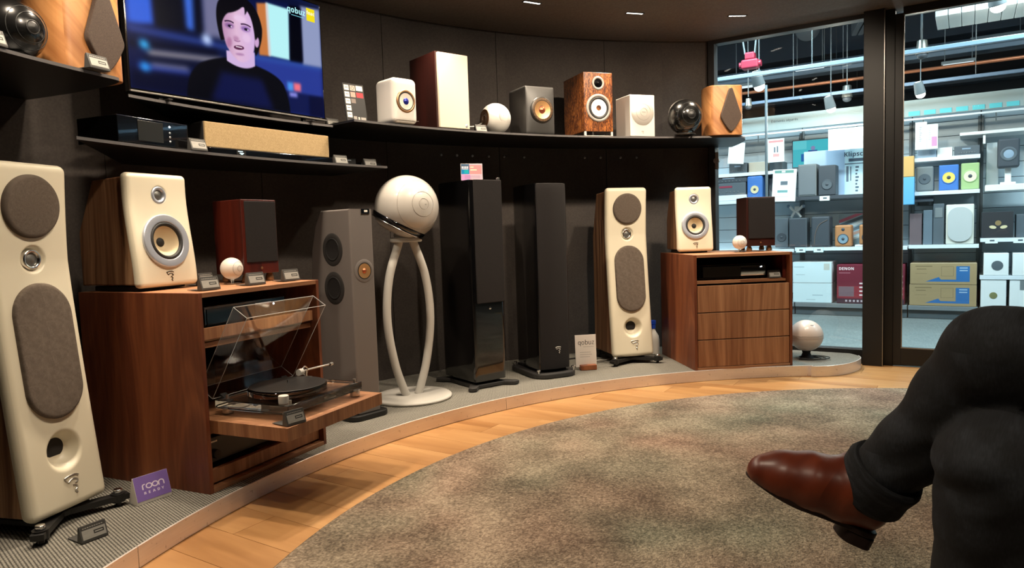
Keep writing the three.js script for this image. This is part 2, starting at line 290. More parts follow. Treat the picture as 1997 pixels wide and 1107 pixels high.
// ---------------------------------------------------------------- glass front: fixed window, door, further window (local x along the front, local z to the room)
{
  const w = structure('window_1', 'tall fixed glass pane beside the display wall', [GX, 0, GZ], GYAW);
  mesh('jamb', rbox(.05, 2.45, .09, -.005, 1.22, 0, .004), M.frame, w);
  mesh('sill', rbox(1.06, .1, .09, .54, .05, 0, .004), M.frame, w);
  mesh('head', rbox(1.06, .06, .09, .54, 2.41, 0, .004), M.frame, w);
  mesh('pane', new THREE.BoxGeometry(1.06, 2.3, .01).translate(.53, 1.25, 0), M.glass, w);
  mesh('hinge', join([rbox(.03, .13, .02, .035, 1.5, .05, .008), cyl(.022, .022, .02, .035, 1.5, .06, 'z', 24)]), M.frameLight, w);
  const d = structure('door_1', 'glazed door with dark metal frame', [GX, 0, GZ], GYAW);
  mesh('post', rbox(.125, 2.45, .16, 1.115, 1.22, .02, .004), M.frame, d);
  mesh('seal', box(.005, 2.4, .005, 1.179, 1.2, .098), M.frameLight, d);
  mesh('rebate', rbox(.06, 2.45, .08, 1.207, 1.22, 0, .003), M.frame, d);
  mesh('stile', rbox(.05, 2.36, .07, 1.262, 1.19, .02, .004), M.frame, d); mesh('stile', rbox(.05, 2.36, .07, 2.56, 1.19, .02, .004), M.frame, d);
  mesh('bottom_rail', rbox(1.25, .115, .07, 1.91, .07, .02, .004), M.frame, d);
  mesh('top_rail', rbox(1.25, .05, .07, 1.91, 2.385, .02, .004), M.frame, d);
  mesh('glazing_bead', join([box(1.25, .006, .01, 1.91, 2.358, .05), box(.006, 2.23, .01, 1.29, 1.245, .05), box(1.25, .006, .01, 1.91, .13, .05)]), M.frameLight, d);
  mesh('pane', new THREE.BoxGeometry(1.25, 2.24, .01).translate(1.91, 1.245, .02), M.glass, d);
  const w2 = structure('window_2', 'further glass pane right of the door', [GX, 0, GZ], GYAW);
  mesh('post', rbox(.12, 2.45, .12, 2.65, 1.22, 0, .004), M.frame, w2); mesh('post', rbox(.12, 2.45, .12, 4.75, 1.22, 0, .004), M.frame, w2);
  mesh('sill', rbox(2.0, .1, .09, 3.7, .05, 0, .004), M.frame, w2); mesh('head', rbox(2.0, .06, .09, 3.7, 2.41, 0, .004), M.frame, w2);
  mesh('pane', new THREE.BoxGeometry(2.0, 2.3, .01).translate(3.7, 1.25, 0), M.glass, w2);
}
// ---------------------------------------------------------------- ceiling lights
const glow = std({ color: 0x000000, emissive: new THREE.Color(1, .93, .82), emissiveIntensity: 5 });
function downlight(r, a, cd, label, aimIn, cone = 60) {
  const p = polar(r, a, CEIL_Y), t = thing('ceiling_light', label, 'ceiling light', p, faceIn(p.x, p.z), 'recessed ceiling spots');
  mesh('trim', join([rbox(.128, .006, .005, 0, -.002, .014, .001), rbox(.128, .006, .005, 0, -.002, -.014, .001), rbox(.005, .006, .03, .0615, -.002, 0, .001), rbox(.005, .006, .03, -.0615, -.002, 0, .001)]), M.black, t);
  for (let k = 0; k < 4; k++) mesh('lens', rbox(.026, .004, .02, -.0435 + k * .029, -.0015, 0, .001), glow, t);
  const L = new THREE.SpotLight(WARM, cd, 0, rad(cone), .9, 2); L.name = 'spot'; L.position.set(0, -.02, 0); L.target.position.set(0, -2.4, aimIn); L.castShadow = true; L.shadow.radius = 2; L.shadow.mapSize.set(1024, 1024);
  t.add(L, L.target); L.target.name = 'aim';
}
const where1 = ['rightmost of the visible ceiling lights, near the glass front', 'middle one of the three visible slim ceiling lights', 'leftmost of the three visible slim ceiling lights', 'ceiling light over the white sphere on its stand', 'ceiling light over the television', 'ceiling light over the record player cabinet', 'ceiling light over the large cream tower at the left'];
[-93.86, -106.3, -119, -131.6, -144.3, -157, -169.6].forEach((a, i) => downlight(3.345, a, RING1_CD, where1[i], .35));
const where2 = ['ceiling spot above the rug before the right cabinet', 'ceiling spot above the rug before the second cream tower', 'ceiling spot above the rug before the black towers', 'ceiling spot above the rug before the white sphere', 'ceiling spot above the rug before the grey tower', 'ceiling spot above the rug before the left cabinet', 'ceiling spot above the rug left of the camera'];
[-88, -102, -116, -130, -144, -158, -172].forEach((a, i) => downlight(2.3, a, RING2_CD * [1, 1, 1, .8, .5, .55, .72][i], where2[i], -2.9, 48));
const where3 = ['ceiling spot over the rug near the glass door', 'ceiling spot behind the camera on the left', 'ceiling spot behind the camera', 'ceiling spot behind the seated person'];
[[2.0, -55], [2.2, 172], [2.2, 140], [2.2, 100]].forEach(([r, a], i) => downlight(r, a, RING1_CD * .4, where3[i], .5, 58));
// ---------------------------------------------------------------- wall shelves (bent boards)
function wallShelf(name, label, y, r0, a0, a1, tips, wall0) {
  const g = thing(name, label, 'shelf', [0, 0, 0]), s = new THREE.Shape(), n = 40, edge = [];
  for (let i = 0; i <= n; i++) edge.push(polar(r0, a0 + (a1 - a0) * i / n));
  const R1 = WALL_R - .004, tip = tips || [0, 0], out = [];
  if (tip[0]) for (let k = 0; k <= 8; k++) { const f = k / 8, p = polar(R1 - (R1 - r0) * (1 - (1 - f) ** 2.2), a0 - tip[0] * Math.cos(f * Math.PI / 2)); out.push(p); }
  out.push(...edge);
  if (tip[1]) for (let k = 8; k >= 0; k--) { const f = k / 8, p = polar(R1 - (R1 - r0) * (1 - (1 - f) ** 2.2), a1 + tip[1] * Math.cos(f * Math.PI / 2)); out.push(p); }
  out.forEach((p, i) => (i ? s.lineTo(p.x, -p.z) : s.moveTo(p.x, -p.z)));
  for (let i = n; i >= 0; i--) { const b0 = wall0 || a0, p = polar(R1, b0 + (a1 - b0) * i / n); s.lineTo(p.x, -p.z); }
  mesh('board', metric(new THREE.ExtrudeGeometry(s, { depth: .012, bevelEnabled: false }).rotateX(-Math.PI / 2).translate(0, y - .012, 0)), M.shelf, g);
  const e = new THREE.Shape(); out.forEach((p, i) => (i ? e.lineTo(p.x, -p.z) : e.moveTo(p.x, -p.z)));
  for (let i = out.length - 1; i >= 0; i--) { const p = out[i], d = Math.hypot(p.x - CX, p.z - CZ), k = (d - .0025) / d; e.lineTo(CX + (p.x - CX) * k, -(CZ + (p.z - CZ) * k)); }
  mesh('edge_band', metric(new THREE.ExtrudeGeometry(e, { depth: .0115, bevelEnabled: false }).rotateX(-Math.PI / 2).translate(0, y - .0122, 0)), M.shelfEdge, g);
  return g;
}
wallShelf('wall_shelf', 'long curved black shelf carrying eight small loudspeakers', 1.622, 3.42, -139.5, -94, [0, 3.2]);
wallShelf('wall_shelf', 'curved black shelf at upper left under the walnut speaker', 1.622, 3.42, -186, -161, [0, 1.6]);
wallShelf('wall_shelf', 'black shelf directly under the television', 1.612, 3.6, -157.6, -139.6, null, -149);
wallShelf('wall_shelf', 'black lower shelf with the sound bar below the television', 1.392, 3.46, -163.5, -135.6, null, -153.5);
// ---------------------------------------------------------------- loudspeaker parts
// an open cone driver facing local z: frame ring, surround, cone, centre; returned as parts of parent at (x, y, z)
function driver(parent, x, y, z, r, o) {
  if (o.trim) mesh('trim_ring', turned([[r, -.004], [r, .002], [r * 1.06, .005], [o.trim - .004, .005], [o.trim, .001], [o.trim, -.006]], x, y, z), o.trimMat || M.blueSteel, parent);
  mesh('surround', turned([[r, .001], [r * .96, .004], [r * .9, .006], [r * .83, .003], [r * .79, -.004]], x, y, z), M.rubber, parent);
  mesh('cone', turned([[r * .8, -.003], [r * .6, -r * .22], [r * .4, -r * .4], [r * .22, -r * .52], [0, -r * .55]], x, y, z), o.cone, parent);
  const c = o.cap || .24; mesh('dust_cap', turned([[0, -r * .38], [r * c * .5, -r * .4], [r * c * .85, -r * .45], [r * c, -r * .54]], x, y, z, 28), o.capMat || M.black, parent);
}
function logo(parent, x, y, z, s, mat, tilt = 0) {       // small swirl mark of three curved strokes
  const st = (pts, r) => tube(pts.map(([a, b]) => [a * s, b * s, 0]), r * s, 16, 6);
  const m = mesh('emblem', join([st([[-1, .9], [-.3, 1.05], [.6, 1.0], [.85, .85]], .1), st([[-.55, .35], [.0, .6], [.5, .5], [.7, .2], [.35, .12]], .09), st([[.0, -.1], [.3, -.15], [.5, -.5], [.2, -.75], [.45, -1.05]], .09), st([[-1, .9], [-.75, .5], [-.55, .35]], .07)]), mat, parent);
  m.position.set(x, y, z); m.rotation.x = tilt;
}
// a long plate with half-round ends (half width a, half straight length b) that follows a curved face z = bend(y)
function bentPlate(a, b, h, bend) {
  const n = 72, ks = [0, .15, .3, .45, .6, .75, .88, .95, .985, 1, 1], zs = [1, 1, 1, 1, 1, 1, 1, .97, .85, .55, -.6], pos = [], uv = [], idx = [];
  ks.forEach((k, i) => { for (let j = 0; j < n; j++) { const t = j / n * Math.PI * 2, x = k * a * Math.cos(t), y = k * (a * Math.sin(t) + (Math.sin(t) >= 0 ? b : -b)); pos.push(x, y, bend(y) + h * zs[i]); uv.push(x, y); } });
  for (let i = 0; i + 1 < ks.length; i++) for (let j = 0; j < n; j++) { const p = i * n + j, q = i * n + (j + 1) % n; idx.push(p, p + n, q, q, p + n, q + n); }
  const g = new THREE.BufferGeometry(); g.setAttribute('position', new THREE.Float32BufferAttribute(pos, 3)); g.setAttribute('uv', new THREE.Float32BufferAttribute(uv, 2)); g.setIndex(idx); g.computeVertexNormals(); return g;
}
// cream curved baffle tower with walnut body on outrigger feet
function creamTower(label, x, z, yaw) {
  const t = thing('tower_speaker', label, 'loudspeaker', [x, PLAT_Y, z], yaw), Y0 = .05, W = .305, H = 1.166, T = .06;
  const prof = (y) => (y < .84 ? -.087 + .087 * ((.84 - y) / .84) ** 1.15 : -.087 + .015 * ((y - .84) / .326) ** 1.5), slope = (y) => (prof(y + .01) - prof(y - .01)) / .02;
  const dents = [{ x: .0, y: .846, r: .036, d: .016, s: .012 }, { x: .003, y: .2, r: .036, d: .046, s: .036 }];
  mesh('baffle', softBlock(W, H, T, .027, 76, 230, 6, (v) => {
    const y = v.y + H / 2, front = v.z > 0; v.z += -T / 2 + prof(y); v.y = y + Y0;
    if (front) for (const q of dents) { const d = Math.hypot(v.x - q.x, y - q.y); v.z -= q.d * (1 - smooth(q.r - q.s * .15, q.r + q.s, d)); }
  }), M.cream, t);
  mesh('cabinet', metric(side([[-.05, Y0 + .012], [-.135, Y0 + H * .72], [-.13, Y0 + H - .02], [-.3, Y0 + H - .03], [-.385, Y0 + H * .72], [-.39, Y0 + .012]], W - .028, .006)), M.zebra, t);
  const disc = mesh('grille', turned([[0, .017], [.092, .017], [.101, .014], [.105, .008], [.105, -.01]], 0, 0, 0, 64), M.grilleTaupe, t); disc.position.set(0, Y0 + 1.021, prof(1.021)); disc.rotation.x = Math.atan(slope(1.021));
  mesh('grille', bentPlate(.1075, .12, .016, (y) => prof(y + .539)).translate(.003, Y0 + .539, 0), M.grilleTaupe, t);
  const tw = new THREE.Group(); tw.name = 'tweeter'; tw.position.set(0, Y0 + .846, prof(.846) - .014); t.add(tw);
  mesh('ring', turned([[.021, .004], [.024, .012], [.031, .014], [.034, .008], [.035, 0]], 0, 0, 0, 40), M.chrome, tw); mesh('mesh_cap', turned([[0, .01], [.012, .0085], [.022, .003]], 0, 0, 0, 32), M.meshGrey, tw);
  mesh('port', turned([[.041, -.002], [.039, .0], [.0, .0]], .003, Y0 + .2, prof(.2) - .0435, 32), M.black, t);
  logo(t, .012, Y0 + .08, prof(.08) + .001, .03, M.steel, Math.atan(slope(.075)));
  mesh('base', join([rbox(.2, .02, .34, 0, .032, -.2, .004), cyl(.012, .012, .03, -.06, .045, -.1), cyl(.012, .012, .03, .06, .045, -.1), cyl(.012, .012, .03, 0, .045, -.33)]), M.satinBlack, t);
  for (const [fx, fz] of [[-.158, .03], [.158, .03], [-.12, -.36], [.12, -.36]]) {
    const arm = mesh('leg', join([side([[-.02, .0], [.02, 0], [.02, .02], [-.02, .02]], Math.hypot(fx, .1) + .03, .003).translate((Math.hypot(fx, .1) + .03) / 2, .022, 0)]), M.satinBlack, t);
    const cz = fz > -.1 ? fz - .09 : fz + .06; arm.position.set(0, 0, cz); arm.rotation.y = Math.atan2(-(fz - cz), fx);
    const f = mesh('foot', join([cyl(.024, .024, .03, fx, .032, fz, 'y', 24), cyl(.008, .011, .018, fx, .0095, fz, 'y', 16), cyl(.018, .018, .002, fx, .0015, fz, 'y', 20)]), M.satinBlack, t);
    mesh('spike_knob', lathe([[0, .062], [.013, .062], [.015, .058], [.015, .05], [.01, .048], [.01, .046]], fx, 0, fz, 20), M.chrome, f);
  }
  return t;
}
creamTower('tall cream tower speaker nearest the camera at the far left', -1.507, -2.336, rad(76.3));
creamTower('tall cream tower speaker between the black tower and the right cabinet', .831, -4.833, rad(14.5));
// smaller cream bookshelf speaker
function creamBookshelf(label, x, z, yaw, W, H, D) {
  const t = thing('bookshelf_speaker', label, 'loudspeaker', [x, .821, z], yaw), Y0 = .012, T = .045;
  const prof = (y) => -.037 * smooth(.02, .85, y / H), slope = (y) => (prof(y + .005) - prof(y - .005)) / .01;
  const wy = H * .405, ty = H * .81, wr = W * .265;
  mesh('baffle', softBlock(W, H, T, .02, 84, 150, 5, (v) => {
    const y = v.y + H / 2, front = v.z > 0; v.z += -T / 2 + prof(y); v.y = y + Y0;
    if (front) { const d = Math.hypot(v.x, y - wy), e = Math.hypot(v.x, y - ty); v.z -= .043 * (1 - smooth(wr * .98, wr * 1.06, d)) + .012 * (1 - smooth(.026, .038, e)); }
  }), M.cream, t);
  mesh('cabinet', metric(side([[-.04, Y0 + .012], [-.075, Y0 + H - .014], [-D * .72, Y0 + H - .022], [-D, Y0 + H * .5], [-D, Y0 + .012]], W - .03, .005)), M.zebra, t);
  mesh('plinth', rbox(W - .06, .018, D - .1, 0, .011, -.05 - (D - .1) / 2, .003), M.black, t);
  const g = new THREE.Group(); g.name = 'woofer'; g.position.set(0, Y0 + wy, prof(wy) + .0075); g.rotation.x = Math.atan(slope(wy)); t.add(g);
  driver(g, 0, 0, 0, wr, { trim: W * .375, cone: M.flax, cap: .26 }); mesh('gasket', turned([[W * .373, .0], [W * .373, -.016]], 0, 0, 0, 48), M.blueSteel, g);
  const tw = new THREE.Group(); tw.name = 'tweeter'; tw.position.set(0, Y0 + ty, prof(ty) - .011); t.add(tw);
  mesh('ring', turned([[.02, .003], [.022, .012], [.031, .014], [.0345, .009], [.036, 0]]), M.blueSteel, tw); mesh('mesh_cap', turned([[0, .011], [.012, .009], [.022, .002]], 0, 0, 0, 28), M.meshGrey, tw);
  logo(t, .0, Y0 + H * .09, prof(H * .09) + .001, .018, M.darkMetal, Math.atan(slope(H * .09)));
  return t;
}
creamBookshelf('cream bookshelf speaker with walnut side on the left cabinet', -1.368, -2.836, rad(66.7), .285, .45, .345);
creamBookshelf('cream bookshelf speaker with walnut side on the right cabinet', 1.272, -4.859, rad(3), .252, .442, .33);
// grey tower with gold driver
{
  const t = thing('tower_speaker', 'slim grey tower speaker with small gold driver behind the record player', 'loudspeaker', [-.757, PLAT_Y, -3.605], rad(49.5)); t.scale.setScalar(.905);
  const prof = [[0, .035], [0, 1.19], [-.27, 1.19], [-.33, 1.1], [-.375, .96], [-.39, .8], [-.385, .3], [-.375, .035]];
  mesh('cabinet', side(prof, .158, .008), M.titanium, t);
  mesh('base', join([slab(roundRect(.27, .44, .06), .03, .006).rotateX(-Math.PI / 2).translate(0, .001, -.19), rbox(.12, .02, .3, 0, .036, -.19, .003)]), M.satinBlack, t);
  for (const y of [.746, .966]) for (const sx of [-1, 1]) {
    const w = new THREE.Group(); w.name = 'woofer'; w.position.set(sx * .0795, y, -.168); w.rotation.y = sx * Math.PI / 2; t.add(w);
    mesh('trim_ring', turned([[.064, .002], [.07, .0035], [.088, .0025], [.094, .0]], 0, 0, 0, 56), M.charcoal, w);
    mesh('surround', turned([[.066, .003], [.062, .006], [.056, .004]], 0, 0, 0, 48), M.rubber, w); mesh('cone', turned([[.057, .004], [.05, .002], [0, .001]], 0, 0, 0, 48), M.black, w);
  }
  const u = new THREE.Group(); u.name = 'coaxial_driver'; u.position.set(.006, .842, .001); t.add(u);
  mesh('trim_ring', turned([[.046, .003], [.05, .004], [.062, .002], [.066, 0]], 0, 0, 0, 56), M.titanium, u); mesh('surround', turned([[.049, .002], [.046, .005], [.041, .003]], 0, 0, 0, 48), M.rubber, u);
  mesh('cone', turned([[.042, .004], [.03, .003], [.014, .0015]], 0, 0, 0, 48), M.gold, u); mesh('dome', turned([[0, .011], [.007, .0095], [.012, .005], [.015, .002]], 0, 0, 0, 28), M.copperDome, u);
  mesh('plaque', rbox(.056, .03, .006, .03, 1.176, .003, .002), M.pianoBlack, t); mesh('plaque_mark', box(.022, .012, .001, .032, 1.178, .0068), M.paper, t);
}
// white sphere speaker and its stand
{
  const C0 = [-.583, 1.163, -4.03], R = .181;
  const st = thing('speaker_stand', 'white stand with two bowed legs and a round base', 'stand', [-.595, PLAT_Y, -4.03], rad(36));
  mesh('base', lathe([[0, .022], [.2, .022], [.22, .019], [.228, .012], [.228, .002], [0, .002]], 0, 0, 0, 96), M.whitePaint, st);
  for (const s of [-1, 1]) mesh('leg', tube([[s * .04, .018, 0], [s * .1, .2, 0], [s * .138, .46, 0], [s * .115, .7, 0], [s * .045, .9, 0]], .0235, 60, 18), M.whitePaint, st);
  mesh('top_plate', lathe([[0, .925], [.085, .925], [.09, .92], [.09, .902], [.085, .897], [0, .897]], 0, 0, 0, 64), M.whitePaint, st);
  const t = thing('sphere_speaker', 'large white spherical speaker on the bow-legged stand', 'loudspeaker', C0, rad(43));
  // the ball is closed towards the front and top; a black and chrome belt parts it from the foot cup below
  const ax = new THREE.Vector3(-.35, -.88, -.32).normalize();        // belt axis in local space
  const q = new THREE.Quaternion().setFromUnitVectors(new THREE.Vector3(0, -1, 0), ax), put = (m) => { m.quaternion.copy(q); return m; };
  const capA = rad(60), pts = []; for (let i = 0; i <= 40; i++) { const a = Math.PI - (Math.PI - capA) * i / 40; pts.push([R * Math.sin(a), -R * Math.cos(a)]); }
  put(mesh('shell', lathe(pts, 0, 0, 0, 96), M.whiteGloss, t));
  const yb = -R * Math.cos(capA), rb = R * Math.sin(capA);
  put(mesh('belt', lathe([[rb - .001, yb], [rb + .004, yb - .004], [rb + .003, yb - .02], [rb - .012, yb - .034], [rb - .03, yb - .038]], 0, 0, 0, 96), M.pianoBlack, t));
  put(mesh('belt_ring', torus(rb - .002, .0032, 0, 0, 0, 96, 8).rotateX(Math.PI / 2).translate(0, yb - .03, 0), M.chrome, t));
  put(mesh('cup', lathe([[rb - .02, yb - .036], [rb - .028, yb - .052], [rb - .055, yb - .066], [0, yb - .072]], 0, 0, 0, 72), M.whiteGloss, t));
  mesh('foot', lathe([[.078, -.166], [.082, -.152], [.07, -.14], [.05, -.12]], 0, 0, 0, 48), M.whiteGloss, t);
  const ringAt = (ang, r) => torus(R * Math.sin(ang), r, 0, 0, R * Math.cos(ang) + r * .2, 72, 6);
  const fr = mesh('driver_face', join([ringAt(rad(22), .0012), ringAt(rad(9.5), .0011), ringAt(rad(48), .0009)]), M.greyTrim, t); fr.rotation.set(rad(-4), rad(-3), 0);
  mesh('name_mark', box(.011, .0016, .001, .0, .009, R + .0007), M.charcoal, t);
}
// black gloss tower with long cloth grille
{
  const t = thing('tower_speaker', 'glossy black tower speaker with a small card on top', 'loudspeaker', [-.143, PLAT_Y, -4.235], rad(36.2)), W = .23, H = 1.213, D = .36, Y0 = .04;
  mesh('cabinet', softBlock(W, H, D, .014, 20, 8, 20, (v) => { v.y += H / 2 + Y0; v.z -= D / 2; }), M.pianoBlack, t);
  mesh('grille', metric(slab(roundRect(W - .03, H * .605, .006), .012, .004, 0).translate(.012, Y0 + H - .003 - H * .3025, .0005)), M.grilleBlack, t);
  mesh('badge', turned([[0, .002], [.007, .002], [.008, 0]], .008, Y0 + H * .365, .0005, 20), M.chrome, t);
  mesh('name_plate', rbox(.02, .012, .012, .1, Y0 + H + .005, -.006, .002), M.steel, t);
  const foot = [[-.18, .02], [-.17, .045], [-.14, .05], [-.09, .0], [.09, .0], [.14, .05], [.175, .045], [.18, .02], [.11, -.07], [.11, -.3], [.17, -.37], [.15, -.4], [.06, -.36], [-.06, -.36], [-.15, -.4], [-.17, -.37], [-.11, -.3], [-.11, -.07]];
  mesh('base', join([slab(foot.map(([a, b]) => [a, -b]), .022, .004).rotateX(-Math.PI / 2).translate(0, .004, 0), rbox(.16, .02, .28, 0, .033, -.19, .003)]), M.charcoal, t);
}
{
  const t = thing('display_card', 'small blue and red acrylic card on top of glossy black tower', 'sign', [-.222, PLAT_Y + 1.2535, -4.305], rad(18));
  mesh('card', [rbox(.135, .1, .004, 0, .05, 0, .001)], std({ color: lin(.6, .55, .56), roughness: .2 }), t);
  const tx = canvasTex(256, 190, (g, w, h) => {
    g.fillStyle = '#d9b8c8'; g.fillRect(0, 0, w, h); g.fillStyle = '#41607f'; g.fillRect(0, 0, 100, 66); g.fillStyle = '#1680b8'; g.fillRect(0, 66, 100, 54); g.fillStyle = '#19a3b0'; g.fillRect(36, 70, 50, 40);
    g.fillStyle = '#f08d90'; g.fillRect(100, 12, 150, 108); g.fillStyle = '#c993c8'; g.fillRect(0, 124, 110, 66); for (let k = 0; k < 4; k++) { g.fillStyle = '#f4ecf4'; g.fillRect(8 + k * 21, 28, 15, 24); } g.fillRect(10, 58, 74, 6);
    g.fillStyle = '#ffd8bc'; g.fillRect(112, 30, 40, 14); g.fillRect(112, 62, 78, 15); g.fillStyle = '#7c5a78'; for (const y of [134, 150, 164]) g.fillRect(40, y, 190, 4);
  });
  mesh('print', new THREE.PlaneGeometry(.131, .096).translate(0, .05, .0024), std({ map: tx, roughness: .35 }), t);
}
// second black tower, bowed grille, heavy base
{
  const t = thing('tower_speaker', 'black tower speaker with rounded cloth front and white emblem', 'loudspeaker', [.272, PLAT_Y, -4.465], rad(25)), W = .216, H = 1.187, D = .38, Y0 = .05;
  mesh('cabinet', softBlock(W + .012, H, D, .012, 20, 4, 16, (v) => { v.y += H / 2 + Y0; v.z -= D / 2 + .028; if (v.z < -.2) v.x *= 1 - .25 * (-.2 - v.z) / .2; }), M.pianoBlack, t);
  mesh('grille', softBlock(W - .004, H - .006, .05, .01, 30, 40, 3, (v) => { v.y += H / 2 + Y0; v.z += -.025 - .022 * (v.x / (W / 2)) ** 2 * (v.z > 0 ? 1 : 0); }), M.grilleBlack, t);
  logo(t, .012, Y0 + .125, .0012, .02, M.whitePaint);
  mesh('base', metric(slab(roundRect(.31, .46, .1), .034, .008).rotateX(-Math.PI / 2).translate(0, .001, -.2)), M.charcoal, t);
  mesh('plinth', rbox(W - .02, .02, D - .06, 0, .041, -.22, .002), M.black, t);
  for (const [x, z] of [[-.125, -.015], [.125, -.015], [-.125, -.36], [.125, -.36]]) mesh('spike_knob', lathe([[0, .062], [.01, .062], [.013, .058], [.013, .05], [.006, .047], [.006, .035]], x, 0, z, 20), M.chrome, t);
}
// ---------------------------------------------------------------- cabinets
const CW = .667, CH = .75, CD = .656, TH = .018, CABL = { p: [-1.3047, PLAT_Y, -2.9992], a: rad(65.8) }, CABR = { p: [1.4646, PLAT_Y, -4.8952], a: rad(6.68) };
const onCab = (c, x, y, z) => [c.p[0] + Math.cos(c.a) * x + Math.sin(c.a) * z, c.p[1] + y, c.p[2] - Math.sin(c.a) * x + Math.cos(c.a) * z];
function carcass(t) {
  for (const s of [-1, 1]) mesh('side_panel', rbox(TH, CH, CD, s * (CW - TH) / 2, CH / 2, 0, .0012), M.walnut, t);
  const turnUV = (g) => { const uv = g.attributes.uv; for (let i = 0; i < uv.count; i++) { const u = uv.getX(i); uv.setXY(i, uv.getY(i) * .9 + .3, u); } return g; };
  mesh('top_panel', turnUV(rbox(CW - 2 * TH, TH, CD, 0, CH - TH / 2, 0, .0012)), M.walnutFront, t);
  mesh('bottom_panel', turnUV(rbox(CW - 2 * TH, TH, CD, 0, TH / 2, 0, .0012)), M.walnutFront, t);
  mesh('back_panel', box(CW - 2 * TH, CH - 2 * TH, .008, 0, CH / 2, -CD / 2 + .006), M.black, t);
  return turnUV;
}
{
  const t = thing('cabinet', 'walnut cabinet at the left with the record player tray pulled out', 'cabinet', CABL.p, CABL.a);
  const tu = carcass(t), IW = CW - 2 * TH - .004;
  mesh('shelf', tu(rbox(IW, .02, CD - .05, 0, .548, -.015, .001)), M.walnutFront, t);
  mesh('drawer_front', metric(rbox(IW, .044, .02, 0, .592, .292, .0012)), M.walnutFront, t);
  mesh('shelf', tu(rbox(IW, .018, CD - .1, 0, .206, -.03, .001)), M.walnutFront, t);
  mesh('drawer_front', metric(rbox(IW, .05, .02, 0, .052, .292, .0012)), M.walnutFront, t);
  const tr = new THREE.Group(); tr.name = 'pull_out_tray'; t.add(tr);
  mesh('tray_board', tu(rbox(.575, .022, .6, .0, .256, .355, .0012)), M.walnutFront, tr);
  mesh('tray_front', metric(rbox(.58, .05, .02, 0, .243, .662, .0012)), M.walnutFront, tr);
  for (const s of [-1, 1]) mesh('tray_side', metric(rbox(.018, .05, .6, s * .281, .243, .352, .0012)), M.walnutFront, tr);
}
{
  const t = thing('cabinet', 'walnut cabinet at the right with three closed drawers', 'cabinet', CABR.p, CABR.a);
  const tu = carcass(t), IW = CW - 2 * TH - .004;
  mesh('shelf', tu(rbox(IW, .02, CD - .06, 0, .568, -.02, .001)), M.walnutFront, t);
  for (const [y0, y1] of [[.021, .1945], [.2005, .3715], [.3775, .5485]]) { const d = mesh('drawer', rbox(IW - .004, y1 - y0, .02, 0, (y0 + y1) / 2, CD / 2 - .012, .0015), M.walnutFront, t); mesh('drawer_box', box(IW - .03, (y1 - y0) * .7, .5, 0, (y0 + y1) / 2, .05), M.black, d); }
  mesh('runner', box(.02, .15, .5, IW / 2 - .012, .655, .03), M.cherry, t);
}
